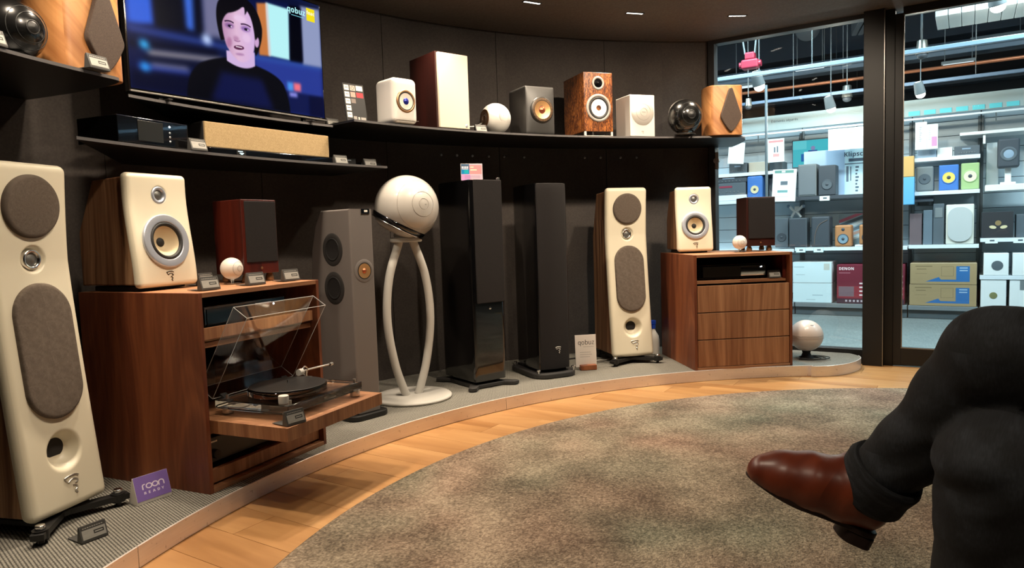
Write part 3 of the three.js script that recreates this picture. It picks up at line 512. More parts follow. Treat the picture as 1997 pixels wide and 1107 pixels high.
// ---------------------------------------------------------------- record player on the tray
{
  const Y = .2685, t = thing('record_player', 'clear acrylic record player with raised dust cover on the tray', 'record player', onCab(CABL, .0, Y, .44), CABL.a);
  const plinth = mesh('plinth', rbox(.45, .034, .36, 0, .0425, 0, .003), M.acrylicSolid, t);
  mesh('lower_plinth', rbox(.4, .012, .3, 0, .022, 0, .003), M.acrylicSolid, t);
  for (const [x, z] of [[-.19, .16], [.2, .16], [-.19, -.15], [.2, -.15]]) { const f = mesh('foot', lathe([[0, .03], [.019, .03], [.021, .027], [.021, .004], [.018, .001], [0, .001]], x, 0, z, 28), M.steel, t); mesh('foot_cap', cyl(.006, .006, .02, x, .064, z, 'y', 14), M.steel, f); }
  mesh('platter', lathe([[0, .06], [.15, .06], [.153, .063], [.153, .083], [.15, .086], [0, .086]], -.02, 0, 0, 80), M.acrylicSolid, t);
  mesh('record', lathe([[0, .087], [.147, .087], [.148, .0885], [.147, .09], [.052, .09], [.05, .0905], [0, .0905]], -.02, 0, 0, 80), std({ color: lin(.012, .011, .011), roughness: .38, side: THREE.DoubleSide }), t);
  mesh('spindle', lathe([[0, .106], [.0025, .105], [.003, .088]], -.02, 0, 0, 12), M.chrome, t);
  mesh('motor_pulley', lathe([[0, .09], [.017, .09], [.019, .087], [.019, .062], [.017, .058], [0, .058]], -.19, 0, .13, 28), M.whitePaint, t);
  const arm = new THREE.Group(); arm.name = 'tonearm'; arm.position.set(.165, 0, -.07); arm.rotation.y = .12; t.add(arm);
  mesh('arm_base', lathe([[0, .075], [.03, .075], [.03, .058], [.034, .056]], 0, 0, 0, 28), M.steel, arm);
  mesh('bearing', join([torus(.017, .004, 0, .104, 0, 28, 8).rotateY(0), cyl(.009, .009, .03, 0, .09, 0, 'y', 16)]), M.chrome, arm);
  mesh('counterweight', cyl(.014, .014, .024, -.035, .104, 0, 'x', 24), M.whitePaint, arm);
  mesh('arm_tube', join([tube([[-.04, .104, 0], [.02, .104, 0], [.17, .1, .02]], .004, 24, 10)]), M.steel, arm);
  mesh('headshell', cyl(.008, .008, .02, .172, .1, .021, 'x', 16), M.steel, arm);
  // dust cover: open acrylic box hinged at the back
  const lid = new THREE.Group(); lid.name = 'dust_cover'; lid.position.set(0, .062, -.19); lid.rotation.x = -rad(58); t.add(lid);
  const a = .0035, W = .45, D = .375, Hh = .075;
  mesh('top_sheet', new THREE.BoxGeometry(W, a, D).translate(0, Hh, D / 2), M.acrylic, lid);
  for (const s of [-1, 1]) mesh('side_sheet', new THREE.BoxGeometry(a, Hh, D).translate(s * (W - a) / 2, Hh / 2, D / 2), M.acrylic, lid);
  mesh('front_sheet', new THREE.BoxGeometry(W, Hh, a).translate(0, Hh / 2, D), M.acrylic, lid); mesh('rear_sheet', new THREE.BoxGeometry(W, Hh, a).translate(0, Hh / 2, 0), M.acrylic, lid);
  const eb = .0014, rim = std({ color: lin(.55, .56, .56), roughness: .25 });
  const bars = []; for (const y of [0, Hh]) { for (const z of [0, D]) bars.push(box(W, eb, eb, 0, y, z)); for (const s of [-1, 1]) bars.push(box(eb, eb, D, s * W / 2, y, D / 2)); } for (const s of [-1, 1]) for (const z of [0, D]) bars.push(box(eb, Hh, eb, s * W / 2, Hh / 2, z));
  mesh('polished_edge', bars, rim, lid); mesh('hinge', join([rbox(.03, .03, .012, -.17, -.005, .002, .002), rbox(.03, .03, .012, .17, -.005, .002, .002)]), M.satinBlack, lid);
}
// ---------------------------------------------------------------- electronics
function device(name, label, pos, yaw, w, h, d, mat, more) { const t = thing(name, label, 'audio device', pos, yaw); mesh('case', rbox(w, h - .008, d, 0, h / 2 + .004, -d / 2, .003), mat, t); for (const s of [-1, 1]) for (const z of [-.04, -d + .04]) mesh('foot', cyl(.014, .014, .008, s * (w / 2 - .04), .0042, z, 'y', 16), M.rubber, t); if (more) more(t); return t; }
const ledWhite = std({ color: 0x000000, emissive: lin(.9, .95, 1), emissiveIntensity: 3 }), ledRed = std({ color: 0x000000, emissive: lin(1, .04, .04), emissiveIntensity: 3 });
device('amplifier', 'black amplifier in the lower bay of the left cabinet', onCab(CABL, -.06, .0795, .255), CABL.a, .46, .105, .38, M.satinBlack, (t) => {
  mesh('name_mark', box(.045, .006, .001, -.185, .088, .0006), M.paper, t); mesh('knob', turned([[0, .016], [.016, .016], [.018, .013], [.018, 0]], -.175, .04, 0, 28), M.black, t); mesh('knob', turned([[0, .016], [.022, .016], [.024, .013], [.024, 0]], .15, .055, 0, 28), M.black, t);
});
device('amplifier', 'black streaming amplifier in the upper bay of the left cabinet', onCab(CABL, -.02, .559, .25), CABL.a, .44, .13, .38, M.pianoBlack, (t) => {
  mesh('display_window', rbox(.25, .1, .004, -.085, .07, .001, .001), std({ color: lin(.012, .02, .028), roughness: .12 }), t); mesh('indicator_light', turned([[0, .003], [.004, .002], [.005, 0]], .15, .105, 0, 14), ledWhite, t); mesh('name_mark', box(.09, .003, .001, .09, .115, .0006), M.steel, t);
});
device('network_player', 'black and chrome player in the open bay of the right cabinet', onCab(CABR, -.04, .579, .24), CABR.a, .46, .098, .33, M.pianoBlack, (t) => {
  mesh('front_plate', rbox(.26, .07, .004, -.07, .052, .001, .001), M.darkMetal, t);
  const s = mesh('mirror_front', new THREE.CylinderGeometry(.11, .11, .17, 40, 1, true, -.35, .7).rotateZ(Math.PI / 2).translate(.145, .053, -.105), M.chrome, t); s.userData.label = 'curved chrome front';
  mesh('indicator_light', turned([[0, .003], [.004, .002], [.004, 0]], .2, .078, .008, 14), ledWhite, t);
});
const fill = (g, c, ...r) => { g.fillStyle = c; g.fillRect(...r); };
// ---------------------------------------------------------------- price tags
const tagTex = [0, 1, 2].map((i) => canvasTex(160, 96, (g, w, h) => {
  g.fillStyle = '#3b3a38'; g.fillRect(0, 0, w, 26); g.fillStyle = '#95938d'; g.fillRect(0, 26, w, h); g.fillStyle = '#9a9892'; for (let k = 0; k < 9; k++) g.fillRect(8 + k * 16, 9, 11, 6);
  g.fillStyle = '#2a2927'; g.fillRect(70 + i * 4, 44, 70, 26); g.fillStyle = '#8b8983'; g.fillRect(10, 40, 42, 4); g.fillRect(10, 50, 30, 4); g.fillRect(10, 80, 90, 4); g.fillStyle = '#a3a19b'; g.fillRect(78 + i * 4, 53, 54, 8);
}));
const tagFace = tagTex.map((m) => std({ map: m, roughness: .5 })); let tagN = 0;
function priceTag(label, pos, yaw, k = 1) {
  const t = thing('price_tag', label, 'price tag', pos, yaw, 'shelf price tags');
  mesh('holder', metric(side([[0, .001], [.0, .006], [-.016, .052], [-.02, .052], [-.024, .046], [-.03, .004], [-.09, .003], [-.09, .001]], .082, .001)), M.tagPlastic, t);
  const f = mesh('label', new THREE.PlaneGeometry(.072, .041), tagFace[tagN++ % 3], t); f.position.set(0, .0295, -.0072); f.rotation.x = -Math.atan2(.016, .046);
  t.scale.setScalar(k); return t;
}
const TOP = .7515;
priceTag('price tag in front of the cream speaker on the left cabinet', onCab(CABL, -.215, TOP, .27), CABL.a - .1);
priceTag('price tag at the middle of the left cabinet top', onCab(CABL, .03, TOP, .265), CABL.a - .15);
priceTag('price tag at the far end of the left cabinet top', onCab(CABL, .245, TOP, .26), CABL.a - .2);
priceTag('price tag behind the little white sphere on left cabinet', onCab(CABL, .02, TOP, .0), CABL.a + .1);
priceTag('price tag on the tray edge before the record player', onCab(CABL, -.235, .2685, .668), CABL.a - .2);
priceTag('price tag on carpet under the large cream tower at the left', [-1.352, PLAT_Y + .001, -2.19], rad(58));
priceTag('price tag in the open bay of the right cabinet', onCab(CABR, .24, .579, .28), CABR.a);
priceTag('price tag under the big walnut speaker at upper left', [-1.425, 1.6225, -2.545], rad(72));
priceTag('price tag at the left picture edge under the black sphere', [-1.545, 1.6225, -2.2], rad(76));
priceTag('price tag right of the television foot', [-.956, 1.6125, -3.975], rad(52));
priceTag('price tag beside the white ball on the long shelf', [-.155, 1.6225, -4.43], rad(34));
priceTag('price tag left of the sound bar on the lower shelf', [-1.308, 1.3925, -3.045], rad(64));
priceTag('price tag right of the sound bar beside the red light', [-.885, 1.3925, -3.815], rad(50));
priceTag('price tag at the right end of the lower shelf', [-.775, 1.3925, -4.05], rad(46));
// ---------------------------------------------------------------- on the cabinets
function ballSpeaker(label, pos, yaw, r = .047) {
  const t = thing('ball_speaker', label, 'loudspeaker', pos, yaw);
  mesh('base', lathe([[0, .004], [.035, .004], [.036, .001], [0, .001]], 0, 0, 0, 32), M.chrome, t); mesh('stem', lathe([[.006, .003], [.008, .016], [.016, .024]], 0, 0, 0, 20), M.chrome, t);
  mesh('shell', new THREE.SphereGeometry(r, 40, 28).translate(0, r + .019, 0), M.whiteSatin, t); mesh('face_ring', join([torus(r * .62, .0008, 0, r + .019, r * .79, 40, 6), torus(r * .25, .0007, 0, r + .019, r * .972, 32, 6)]), M.greyTrim, t); return t;
}
ballSpeaker('little white ball speaker on the left cabinet top', onCab(CABL, .085, TOP, .07), CABL.a);
ballSpeaker('little white ball speaker on the right cabinet top', onCab(CABR, .06, TOP, .14), CABR.a);
function boxSpeaker(label, c, x, z, yaw, w, h, d, mat) {
  const p = onCab(c, x, TOP, z), t = thing('bookshelf_speaker', label, 'loudspeaker', p, yaw), y0 = .036;
  mesh('cabinet', metric(rbox(w, h, d, 0, y0 + h / 2, -d / 2, .003)), mat, t); mesh('grille', metric(rbox(w - .022, h - .058, .012, .004, y0 + h / 2 + .022, .002, .003)), M.grilleBlack, t);
  mesh('badge', turned([[0, .002], [.005, .002], [.006, 0]], 0, y0 + .024, 0, 18), M.bronze, t);
  for (const s of [-1, 1]) for (const z1 of [-.03, -d + .03]) mesh('foot', lathe([[.012, .036], [.014, .03], [.018, .02], [.019, .004], [.016, .001], [0, .001]], s * (w / 2 - .03), 0, z1, 22), M.bronze, t);
}
boxSpeaker('reddish cherry wood speaker with black grille on the left cabinet', CABL, .222, .11, rad(57), .183, .327, .2, M.cherry);
boxSpeaker('dark rosewood speaker with black grille on the right cabinet', CABR, .232, .095, rad(1), .198, .332, .2, M.rosewood);
// ---------------------------------------------------------------- on the long shelf
const S0 = 1.6225;
{ // white rounded speaker, blue centre
  const W = .165, H = .252, D = .185, t = thing('bookshelf_speaker', 'small white rounded speaker with blue dome at the shelf left end', 'loudspeaker', [-.558, S0, -3.995], rad(43.5));
  mesh('cabinet', softBlock(W, H, D, .03, 24, 30, 20, (v) => { v.y += H / 2 + .003; v.z -= D / 2; }), M.whiteSatin, t);
  mesh('seam', box(W + .0012, .002, .001, 0, .022, .0002), M.greyTrim, t); mesh('foot_pad', rbox(W - .05, .003, D - .05, 0, .0015, -D / 2, .001), M.rubber, t);
  const g = new THREE.Group(); g.name = 'coaxial_driver'; g.position.set(.0, .125, .001); t.add(g);
  mesh('trim_ring', turned([[.05, .003], [.054, .005], [.06, .004], [.063, 0]], 0, 0, 0, 48), M.bronze, g); mesh('surround', turned([[.052, .003], [.047, .004], [.044, .002]], 0, 0, 0, 48), M.rubber, g);
  mesh('cone', turned([[.045, .003], [.03, .002], [.016, .001]], 0, 0, 0, 40), M.coneCream, g); mesh('dome', turned([[0, .01], [.01, .008], [.017, .004], [.019, .001]], 0, 0, 0, 28), M.blueDome, g);
}
{ // tall speaker with cream cloth
  const W = .222, H = .445, D = .29, t = thing('bookshelf_speaker', 'tall walnut speaker with cream cloth grille on the long shelf', 'loudspeaker', [-.31, S0, -4.247], rad(38));
  mesh('cabinet', rbox(W, H, D, 0, H / 2 + .001, -D / 2 - .016, .002), M.rosewood, t); mesh('grille', metric(rbox(W - .012, H - .012, .02, .004, H / 2, -.008, .004)), M.offwhiteCloth, t); mesh('badge', turned([[0, .003], [.008, .003], [.01, 0]], W / 2 - .025, .024, .002, 22), M.blueSteel, t);
}
{ // white ball with side disc
  const R = .098, t = thing('ball_speaker', 'white ball speaker with round side disc on the long shelf', 'loudspeaker', [-.072, S0, -4.55], rad(32));
  const prof = []; for (let k = 0; k <= 36; k++) { const x = -.82 + 1.64 * k / 36; prof.push([R * Math.sqrt(1 - x * x), R * x]); }
  mesh('shell', lathe(prof, 0, 0, 0, 64).rotateZ(-Math.PI / 2).translate(0, R + .002, 0), M.whiteSatin, t); mesh('foot', cyl(.04, .045, .012, 0, .0065, 0), M.whitePaint, t);
  for (const s of [-1, 1]) { const d = mesh('side_driver', turned([[0, .0], [.035, .002], [.052, .001], [.056, -.004], [.056, -.03]], 0, 0, 0, 40), M.bronze, t); d.position.set(s * (R * .825), R + .002, 0); d.rotation.y = s * Math.PI / 2; for (const r of [.02, .034]) mesh('side_ring', torus(r, .001, 0, 0, .002, 32, 6), M.greyTrim, d); }
  const f = mesh('front_disc', join([turned([[0, .0015], [.034, .001], [.036, -.003]], 0, 0, R - .004, 40), torus(.037, .0012, 0, 0, R - .0065, 44, 6)]), M.whitePaint, t); mesh('front_ring', join([torus(.038, .0013, 0, 0, R - .007, 48, 6), tube([[0, -.04, R - .0085], [-.004, -.062, R - .021], [-.01, -.08, R - .04]], .0012, 16, 6)]), M.greyTrim, f); f.position.set(.0, R + .008, 0); f.rotation.y = .12; mesh('name_mark', box(.024, .003, .001, 0, 0, R - .001), M.greyTrim, f);
  mesh('cable', tube([[-.18, .05, -.05], [-.13, .054, -.045], [-.08, .075, -.03]], .0035, 20, 8), M.whitePaint, t);
}
{ // black speaker with gold driver, bowed front
  const W = .214, H = .302, D = .25, t = thing('bookshelf_speaker', 'matt black speaker with gold driver on the long shelf', 'loudspeaker', [.224, S0, -4.563], rad(27));
  mesh('cabinet', softBlock(W, H, D, .012, 40, 40, 12, (v) => { v.y += H / 2 + .001; const f = v.z > 0; v.z -= D / 2; if (f) v.z += .02 * (1 - (v.x / (W / 2)) ** 2) * (1 - ((v.y - H / 2) / (H / 2)) ** 2) - .02; }), std({ color: lin(.05, .048, .046), roughness: .42 }), t);
  const g = new THREE.Group(); g.name = 'coaxial_driver'; g.position.set(.004, H / 2, .002); g.scale.set(1.18, 1.18, 1); t.add(g);
  mesh('trim_ring', turned([[.048, .002], [.05, .004], [.064, .003], [.07, -.004]], 0, 0, 0, 64), M.darkMetal, g);
  const teeth = []; for (let k = 0; k < 48; k++) { const a = k / 48 * Math.PI * 2; teeth.push(box(.0028, .011, .002).rotateZ(a - Math.PI / 2).translate(.0565 * Math.cos(a), .0565 * Math.sin(a), .0045)); } mesh('ribbed_surround', teeth, M.bronze, g);
  mesh('cone', turned([[.05, .003], [.035, -.001], [.018, -.003]], 0, 0, 0, 48), M.gold, g); mesh('dome', join([turned([[0, .008], [.008, .006], [.016, .001], [.02, -.003]], 0, 0, 0, 28)]), M.copperDome, g);
}
{ // burl wood speaker on a wire stand
  const W = .214, H = .388, D = .31, Y0 = .034, t = thing('bookshelf_speaker', 'glossy burl wood speaker with white cone on the long shelf', 'loudspeaker', [.614, S0, -4.79], rad(20.5));
  mesh('cabinet', rbox(W, H, D, 0, Y0 + H / 2, -D / 2, .003), M.burl, t);
  const w = new THREE.Group(); w.name = 'woofer'; w.position.set(0, Y0 + .155, .001); t.add(w); driver(w, 0, 0, .001, .073, { trim: .092, trimMat: M.greyTrim, cone: M.coneWhite, cap: .3, capMat: M.greyTrim });
  mesh('cone_face', turned([[.057, .004], [.03, .0025], [.018, .002]], 0, 0, .001, 40), M.coneWhite, w);
  const tw = new THREE.Group(); tw.name = 'tweeter'; tw.position.set(0, Y0 + .318, .001); t.add(tw); mesh('trim_ring', turned([[.03, .001], [.034, .004], [.042, .003], [.045, 0]], 0, 0, 0, 40), M.greyTrim, tw); mesh('mesh_cap', turned([[0, .008], [.018, .005], [.031, .001]], 0, 0, 0, 32), M.pianoBlack, tw);
  mesh('stand', join([rbox(.014, .034, .012, -W / 2 + .008, .017, -.006, .002), rbox(.014, .034, .012, W / 2 - .008, .017, -.006, .002), rbox(W, .006, .012, 0, .004, -.006, .002), rbox(.014, .034, .012, -W / 2 + .008, .017, -D + .02, .002), rbox(.014, .034, .012, W / 2 - .008, .017, -D + .02, .002)]), M.whitePaint, t);
}
{ // white cube speaker with round cover
  const W = .19, H = .278, D = .2, t = thing('bookshelf_speaker', 'white box speaker with round silver cover on the long shelf', 'loudspeaker', [.92, S0, -4.857], rad(20));
  mesh('cabinet', rbox(W, H, D, 0, H / 2 + .001, -D / 2, .005), M.whiteSatin, t);
  const c = mesh('round_cover', turned([[0, .016], [.02, .0165], [.045, .014], [.07, .0085], [.086, .002], [.087, -.002]], 0, .162, .001, 56), std({ color: lin(.55, .51, .46), roughness: .4, metalness: .3, side: THREE.DoubleSide }), t); mesh('cover_ring', join([torus(.026, .0012, 0, .162, .0172, 40, 6), torus(.054, .0012, 0, .162, .0128, 48, 6)]), M.greyTrim, c); mesh('name_mark', box(.03, .004, .001, 0, .162, .0178), M.greyTrim, c);
  logo(t, 0, .028, .0006, .009, M.greyTrim);
}
function domeSpeaker(label, pos, yaw, R) {
  const t = thing('sphere_speaker', label, 'loudspeaker', pos, yaw);
  const mat = phys({ color: lin(.004, .004, .004), roughness: .22, clearcoat: .8, clearcoatRoughness: .08, side: THREE.DoubleSide });
  mesh('shell', new THREE.SphereGeometry(R, 56, 40).translate(0, R + .008, 0), mat, t); mesh('foot_ring', torus(R * .55, .006, 0, 0, 0, 40, 10).rotateX(Math.PI / 2).translate(0, .0075, 0), M.darkMetal, t);
  const y = R + .008; mesh('belt', torus(R * 1.0, .003, 0, 0, 0, 72, 8), M.darkMetal, t).position.set(0, y, -.006);
  mesh('dome_face', join([torus(R * .72, .0016, 0, y, R * .695, 56, 6), torus(R * .5, .0014, 0, y, R * .868, 48, 6), torus(R * .22, .0028, 0, y, R * .975, 36, 8)]), M.satinBlack, t);
  mesh('centre_cap', turned([[0, .006], [R * .12, .004], [R * .2, -.001]], 0, y, R, 28), M.satinBlack, t);
}
domeSpeaker('glossy black sphere speaker at the right end of the long shelf', [1.212, S0, -4.88], rad(9), .117);
domeSpeaker('glossy black sphere speaker beside the walnut speaker at upper left', [-1.64, S0, -2.42], rad(70), .098);
function kiteSpeaker(label, pos, yaw, k) {
  const t = thing('bookshelf_speaker', label, 'loudspeaker', pos, yaw), W = .25, D = .26, H = .34;
  const s = new THREE.Shape(); s.moveTo(-.06, .26); s.lineTo(.06, .26); s.quadraticCurveTo(.14, .2, .128, .07); s.quadraticCurveTo(.124, .01, .09, .004); s.quadraticCurveTo(0, -.012, -.09, .004); s.quadraticCurveTo(-.124, .01, -.128, .07); s.quadraticCurveTo(-.14, .2, -.06, .26);
  mesh('cabinet', metric(slab(Object.assign(s, { isShape: true }), H, .004, 0, 24).rotateX(-Math.PI / 2).translate(0, .001, 0)), M.figured, t);
  const kt = new THREE.Shape(), P = [[0, .318], [.072, .125], [0, .022], [-.072, .125]];
  kt.moveTo(-.012, .312); kt.quadraticCurveTo(0, .326, .012, .312); kt.quadraticCurveTo(.05, .2, .07, .14); kt.quadraticCurveTo(.076, .122, .066, .105); kt.quadraticCurveTo(.04, .056, .012, .028); kt.quadraticCurveTo(0, .018, -.012, .028); kt.quadraticCurveTo(-.04, .056, -.066, .105); kt.quadraticCurveTo(-.076, .122, -.07, .14); kt.quadraticCurveTo(-.05, .2, -.012, .312);
  const gr = mesh('grille', metric(slab(Object.assign(kt, { isShape: true }), .022, .004, .004, 16)), M.grilleBrown, t); gr.userData.label = 'dark kite-shaped grille'; gr.position.x = .02;
  t.scale.setScalar(k);
}
kiteSpeaker('walnut speaker with dark kite-shaped grille before the window', [1.512, S0, -4.916], rad(5), .99);
kiteSpeaker('large walnut speaker with kite-shaped grille beside the television', [-1.495, S0, -2.655], rad(70), 1.06);
{ // board of stickers
  const tx = canvasTex(180, 300, (g, w, h) => {
    g.fillStyle = '#0c0a0a'; g.fillRect(0, 0, w, h); const R = (x, y, a, b, c) => { g.fillStyle = c; g.fillRect(x, y, a, b); };
    for (let k = 0; k < 5; k++) R(8, 10 + k * 52, 42, 40, '#cfc8bf'); R(60, 10, 46, 40, '#a89c92'); R(114, 8, 58, 38, '#d9d3c8'); R(60, 60, 42, 40, '#b08476'); R(110, 60, 62, 40, '#8e1422'); R(58, 112, 40, 34, '#6b5f58'); R(60, 246, 30, 36, '#85807a'); R(100, 250, 16, 34, '#aaa49c'); R(124, 250, 46, 34, '#8d8882');
    g.fillStyle = '#55504c'; for (let k = 0; k < 5; k++) g.fillRect(16, 26 + k * 52, 26, 5); g.strokeStyle = '#5c534d'; g.lineWidth = 4; g.beginPath(); g.arc(82, 30, 12, 0, 7); g.stroke();
  });
  const t = thing('sticker_board', 'small black board covered with white square stickers by the television', 'board', [-.822, S0, -3.952], rad(46));
  const b = mesh('board', rbox(.135, .225, .008, 0, .115, 0, .001), M.black, t); b.rotation.x = -.16; const f = mesh('print', new THREE.PlaneGeometry(.131, .22).translate(0, .115, .0045), std({ map: tx, roughness: .6 }), t); f.rotation.x = -.16;
  const l = mesh('prop', box(.03, .16, .004, 0, .083, -.055), M.black, t); l.rotation.x = .1;
}
// ---------------------------------------------------------------- television
{
  const W = 1.085, H = .615, c = new THREE.Vector3(-.982 - .5286 * W / 2, 0, -3.9 + .8489 * W / 2), yaw = rad(58.1);
  const t = thing('television', 'large flat television showing a dark-haired man in a black top', 'television', [c.x, 1.6125, c.z], yaw);
  const tx = canvasTex(1024, 576, (g, w, h) => {
    const blur = (n) => { g.filter = n ? `blur(${n}px)` : 'none'; }, poly = (c, ...p) => { g.fillStyle = c; g.beginPath(); p.forEach(([x, y], i) => (i ? g.lineTo(x, y) : g.moveTo(x, y))); g.fill(); }, ell = (c, x, y, a, b, r = 0) => { g.fillStyle = c; g.beginPath(); g.ellipse(x, y, a, b, r, 0, 7); g.fill(); };
    fill(g, '#0b1440', 0, 0, w, h);
    blur(12); poly('#2f5fd6', [0, 0], [110, 0], [120, 300], [40, 330], [0, 330]); poly('#050818', [110, 60], [340, 40], [345, 300], [120, 320]); poly('#3f6fe0', [255, 60], [300, 60], [296, 290], [262, 290]); poly('#6f6f92', [345, 60], [460, 40], [460, 330], [345, 320]);
    poly('#0a1338', [0, 320], [480, 290], [480, 350], [0, 380]); poly('#3c57b8', [0, 330], [480, 318], [480, 332], [0, 345]); poly('#05081c', [0, 385], [400, 350], [420, 380], [0, 410]); poly('#a59c9c', [80, 412], [430, 382], [440, 400], [80, 436]); poly('#05081c', [60, 440], [330, 420], [330, 440], [60, 460]); poly('#9a93a0', [90, 464], [260, 452], [260, 466], [90, 480]); poly('#3a50b8', [40, 480], [260, 470], [260, 484], [40, 498]); poly('#060a26', [0, 500], [300, 486], [300, 576], [0, 576]);
    ell('#c2d6ff', 356, 312, 24, 22); ell('#39b9ff', 67, 392, 22, 18); ell('#2f9ff5', 65, 482, 20, 18);
    poly('#27388f', [600, 338], [1024, 320], [1024, 576], [600, 576]); poly('#3d6ad0', [600, 330], [1024, 312], [1024, 326], [600, 344]);
    blur(7); poly('#8d97bd', [895, 20], [1024, 6], [1024, 316], [895, 322]); poly('#0a1030', [500, 40], [1024, 0], [1024, 20], [500, 70]); poly('#02030e', [826, 44], [900, 38], [897, 314], [814, 318]);
    blur(4); poly('#c4763f', [632, 84], [692, 70], [692, 320], [632, 326]); poly('#b4eef2', [690, 68], [822, 66], [812, 316], [692, 318]); poly('#d8d0d0', [684, 70], [698, 68], [700, 318], [686, 320]);
    blur(7); poly('#0d1648', [760, 470], [1024, 470], [1024, 576], [760, 576]); poly('#4a92e6', [790, 426], [830, 424], [828, 466], [792, 468]); poly('#f07080', [830, 424], [876, 422], [874, 462], [830, 464]); poly('#8a8ae0', [800, 474], [850, 472], [850, 494], [800, 496]); poly('#070c30', [925, 478], [1024, 470], [1024, 576], [925, 576]);
    blur(3); g.fillStyle = '#05060f'; g.beginPath(); g.moveTo(245, 576); g.quadraticCurveTo(246, 470, 320, 418); g.quadraticCurveTo(390, 384, 450, 372); g.lineTo(604, 380); g.quadraticCurveTo(740, 400, 770, 450); g.quadraticCurveTo(800, 520, 800, 576); g.fill(); blur(14); poly('#0d1340', [420, 440], [640, 440], [700, 576], [360, 576]);
    blur(2); g.fillStyle = '#cdb0dc'; g.beginPath(); g.moveTo(452, 340); g.lineTo(606, 320); g.lineTo(604, 384); g.quadraticCurveTo(540, 424, 452, 386); g.fill();
    g.fillStyle = '#0a0910'; g.beginPath(); g.moveTo(428, 300); g.quadraticCurveTo(396, 190, 424, 130); g.quadraticCurveTo(470, 66, 545, 72); g.quadraticCurveTo(640, 90, 656, 200); g.quadraticCurveTo(656, 270, 612, 336); g.lineTo(590, 240); g.fill();
    const sk = g.createLinearGradient(440, 0, 620, 0); sk.addColorStop(0, '#b98cb0'); sk.addColorStop(.4, '#dcb6d2'); sk.addColorStop(1, '#cfaede'); g.fillStyle = sk; g.beginPath(); g.moveTo(438, 214); g.quadraticCurveTo(470, 130, 560, 122); g.quadraticCurveTo(606, 150, 612, 236); g.quadraticCurveTo(612, 320, 582, 352); g.quadraticCurveTo(548, 388, 512, 374); g.quadraticCurveTo(462, 346, 448, 296); g.quadraticCurveTo(436, 250, 438, 214); g.fill(); ell('#c9a0cc', 622, 268, 13, 26, .1);
    g.fillStyle = '#0a0910'; g.beginPath(); g.moveTo(430, 250); g.quadraticCurveTo(440, 190, 474, 168); g.quadraticCurveTo(530, 150, 560, 112); g.quadraticCurveTo(566, 140, 562, 158); g.quadraticCurveTo(580, 136, 580, 122); g.quadraticCurveTo(608, 170, 614, 262); g.quadraticCurveTo(650, 230, 640, 160); g.quadraticCurveTo(600, 84, 520, 84); g.quadraticCurveTo(430, 96, 416, 190); g.quadraticCurveTo(416, 230, 430, 250); g.fill();
    blur(5); ell('#8a5f98', 476, 224, 24, 12, -.08); ell('#8a64a8', 563, 220, 26, 12, -.05); ell('#b888ac', 508, 276, 16, 12); ell('#b07aa0', 470, 300, 14, 24, .2); ell('#e4c4e2', 536, 180, 34, 16); ell('#e0bfe0', 566, 262, 22, 20);
    blur(1); ell('#20142c', 478, 226, 10, 6); ell('#20142c', 566, 222, 11, 6); ell('#efe0f4', 486, 227, 4, 3); ell('#efe0f4', 575, 223, 4, 3); g.strokeStyle = '#3a2440'; g.lineWidth = 6; g.beginPath(); g.moveTo(452, 210); g.quadraticCurveTo(476, 198, 500, 208); g.moveTo(538, 204); g.quadraticCurveTo(566, 194, 592, 206); g.stroke(); g.strokeStyle = '#9a6a94'; g.lineWidth = 4; g.beginPath(); g.moveTo(498, 284); g.quadraticCurveTo(512, 292, 530, 282); g.stroke();
    ell('#5a2b4c', 521, 314, 28, 10, -.12); fill(g, '#e6d4e0', 504, 309, 34, 5); blur(3); ell('#a87aa6', 524, 344, 24, 5, -.1);
    blur(0); g.fillStyle = '#b4f4f8'; g.font = 'bold 40px sans-serif'; g.fillText('qobuz', 812, 76); fill(g, '#7fd6e6', 838, 86, 78, 3); fill(g, '#f0dc1c', 936, 30, 54, 64); g.fillStyle = '#fffbe0'; g.font = 'bold 25px sans-serif'; g.fillText('fnac', 937, 62);
  });
  mesh('panel', rbox(W, H, .03, 0, .026 + H / 2, -.018, .004), M.pianoBlack, t);
  mesh('screen', new THREE.PlaneGeometry(W - .016, H - .022).translate(0, .03 + H / 2, -.0022), phys({ color: 0x000000, emissive: 0xffffff, emissiveMap: tx, emissiveIntensity: 1.05, roughness: .3, specularIntensity: .12 }), t);
  mesh('bottom_bezel', rbox(W, .008, .012, 0, .028, .001, .002), M.frameLight, t);
  for (const s of [-1, 1]) mesh('foot', join([rbox(.02, .026, .02, s * .4, .013, -.02, .002), rbox(.02, .006, .16, s * .4, .0035, -.02, .002)]), M.satinBlack, t);
  const L = new THREE.RectAreaLight(new THREE.Color(.45, .58, 1), .35, W - .05, H - .05); L.position.set(0, .03 + H / 2, .02); L.rotation.y = Math.PI; L.name = 'screen_light'; t.add(L);
}
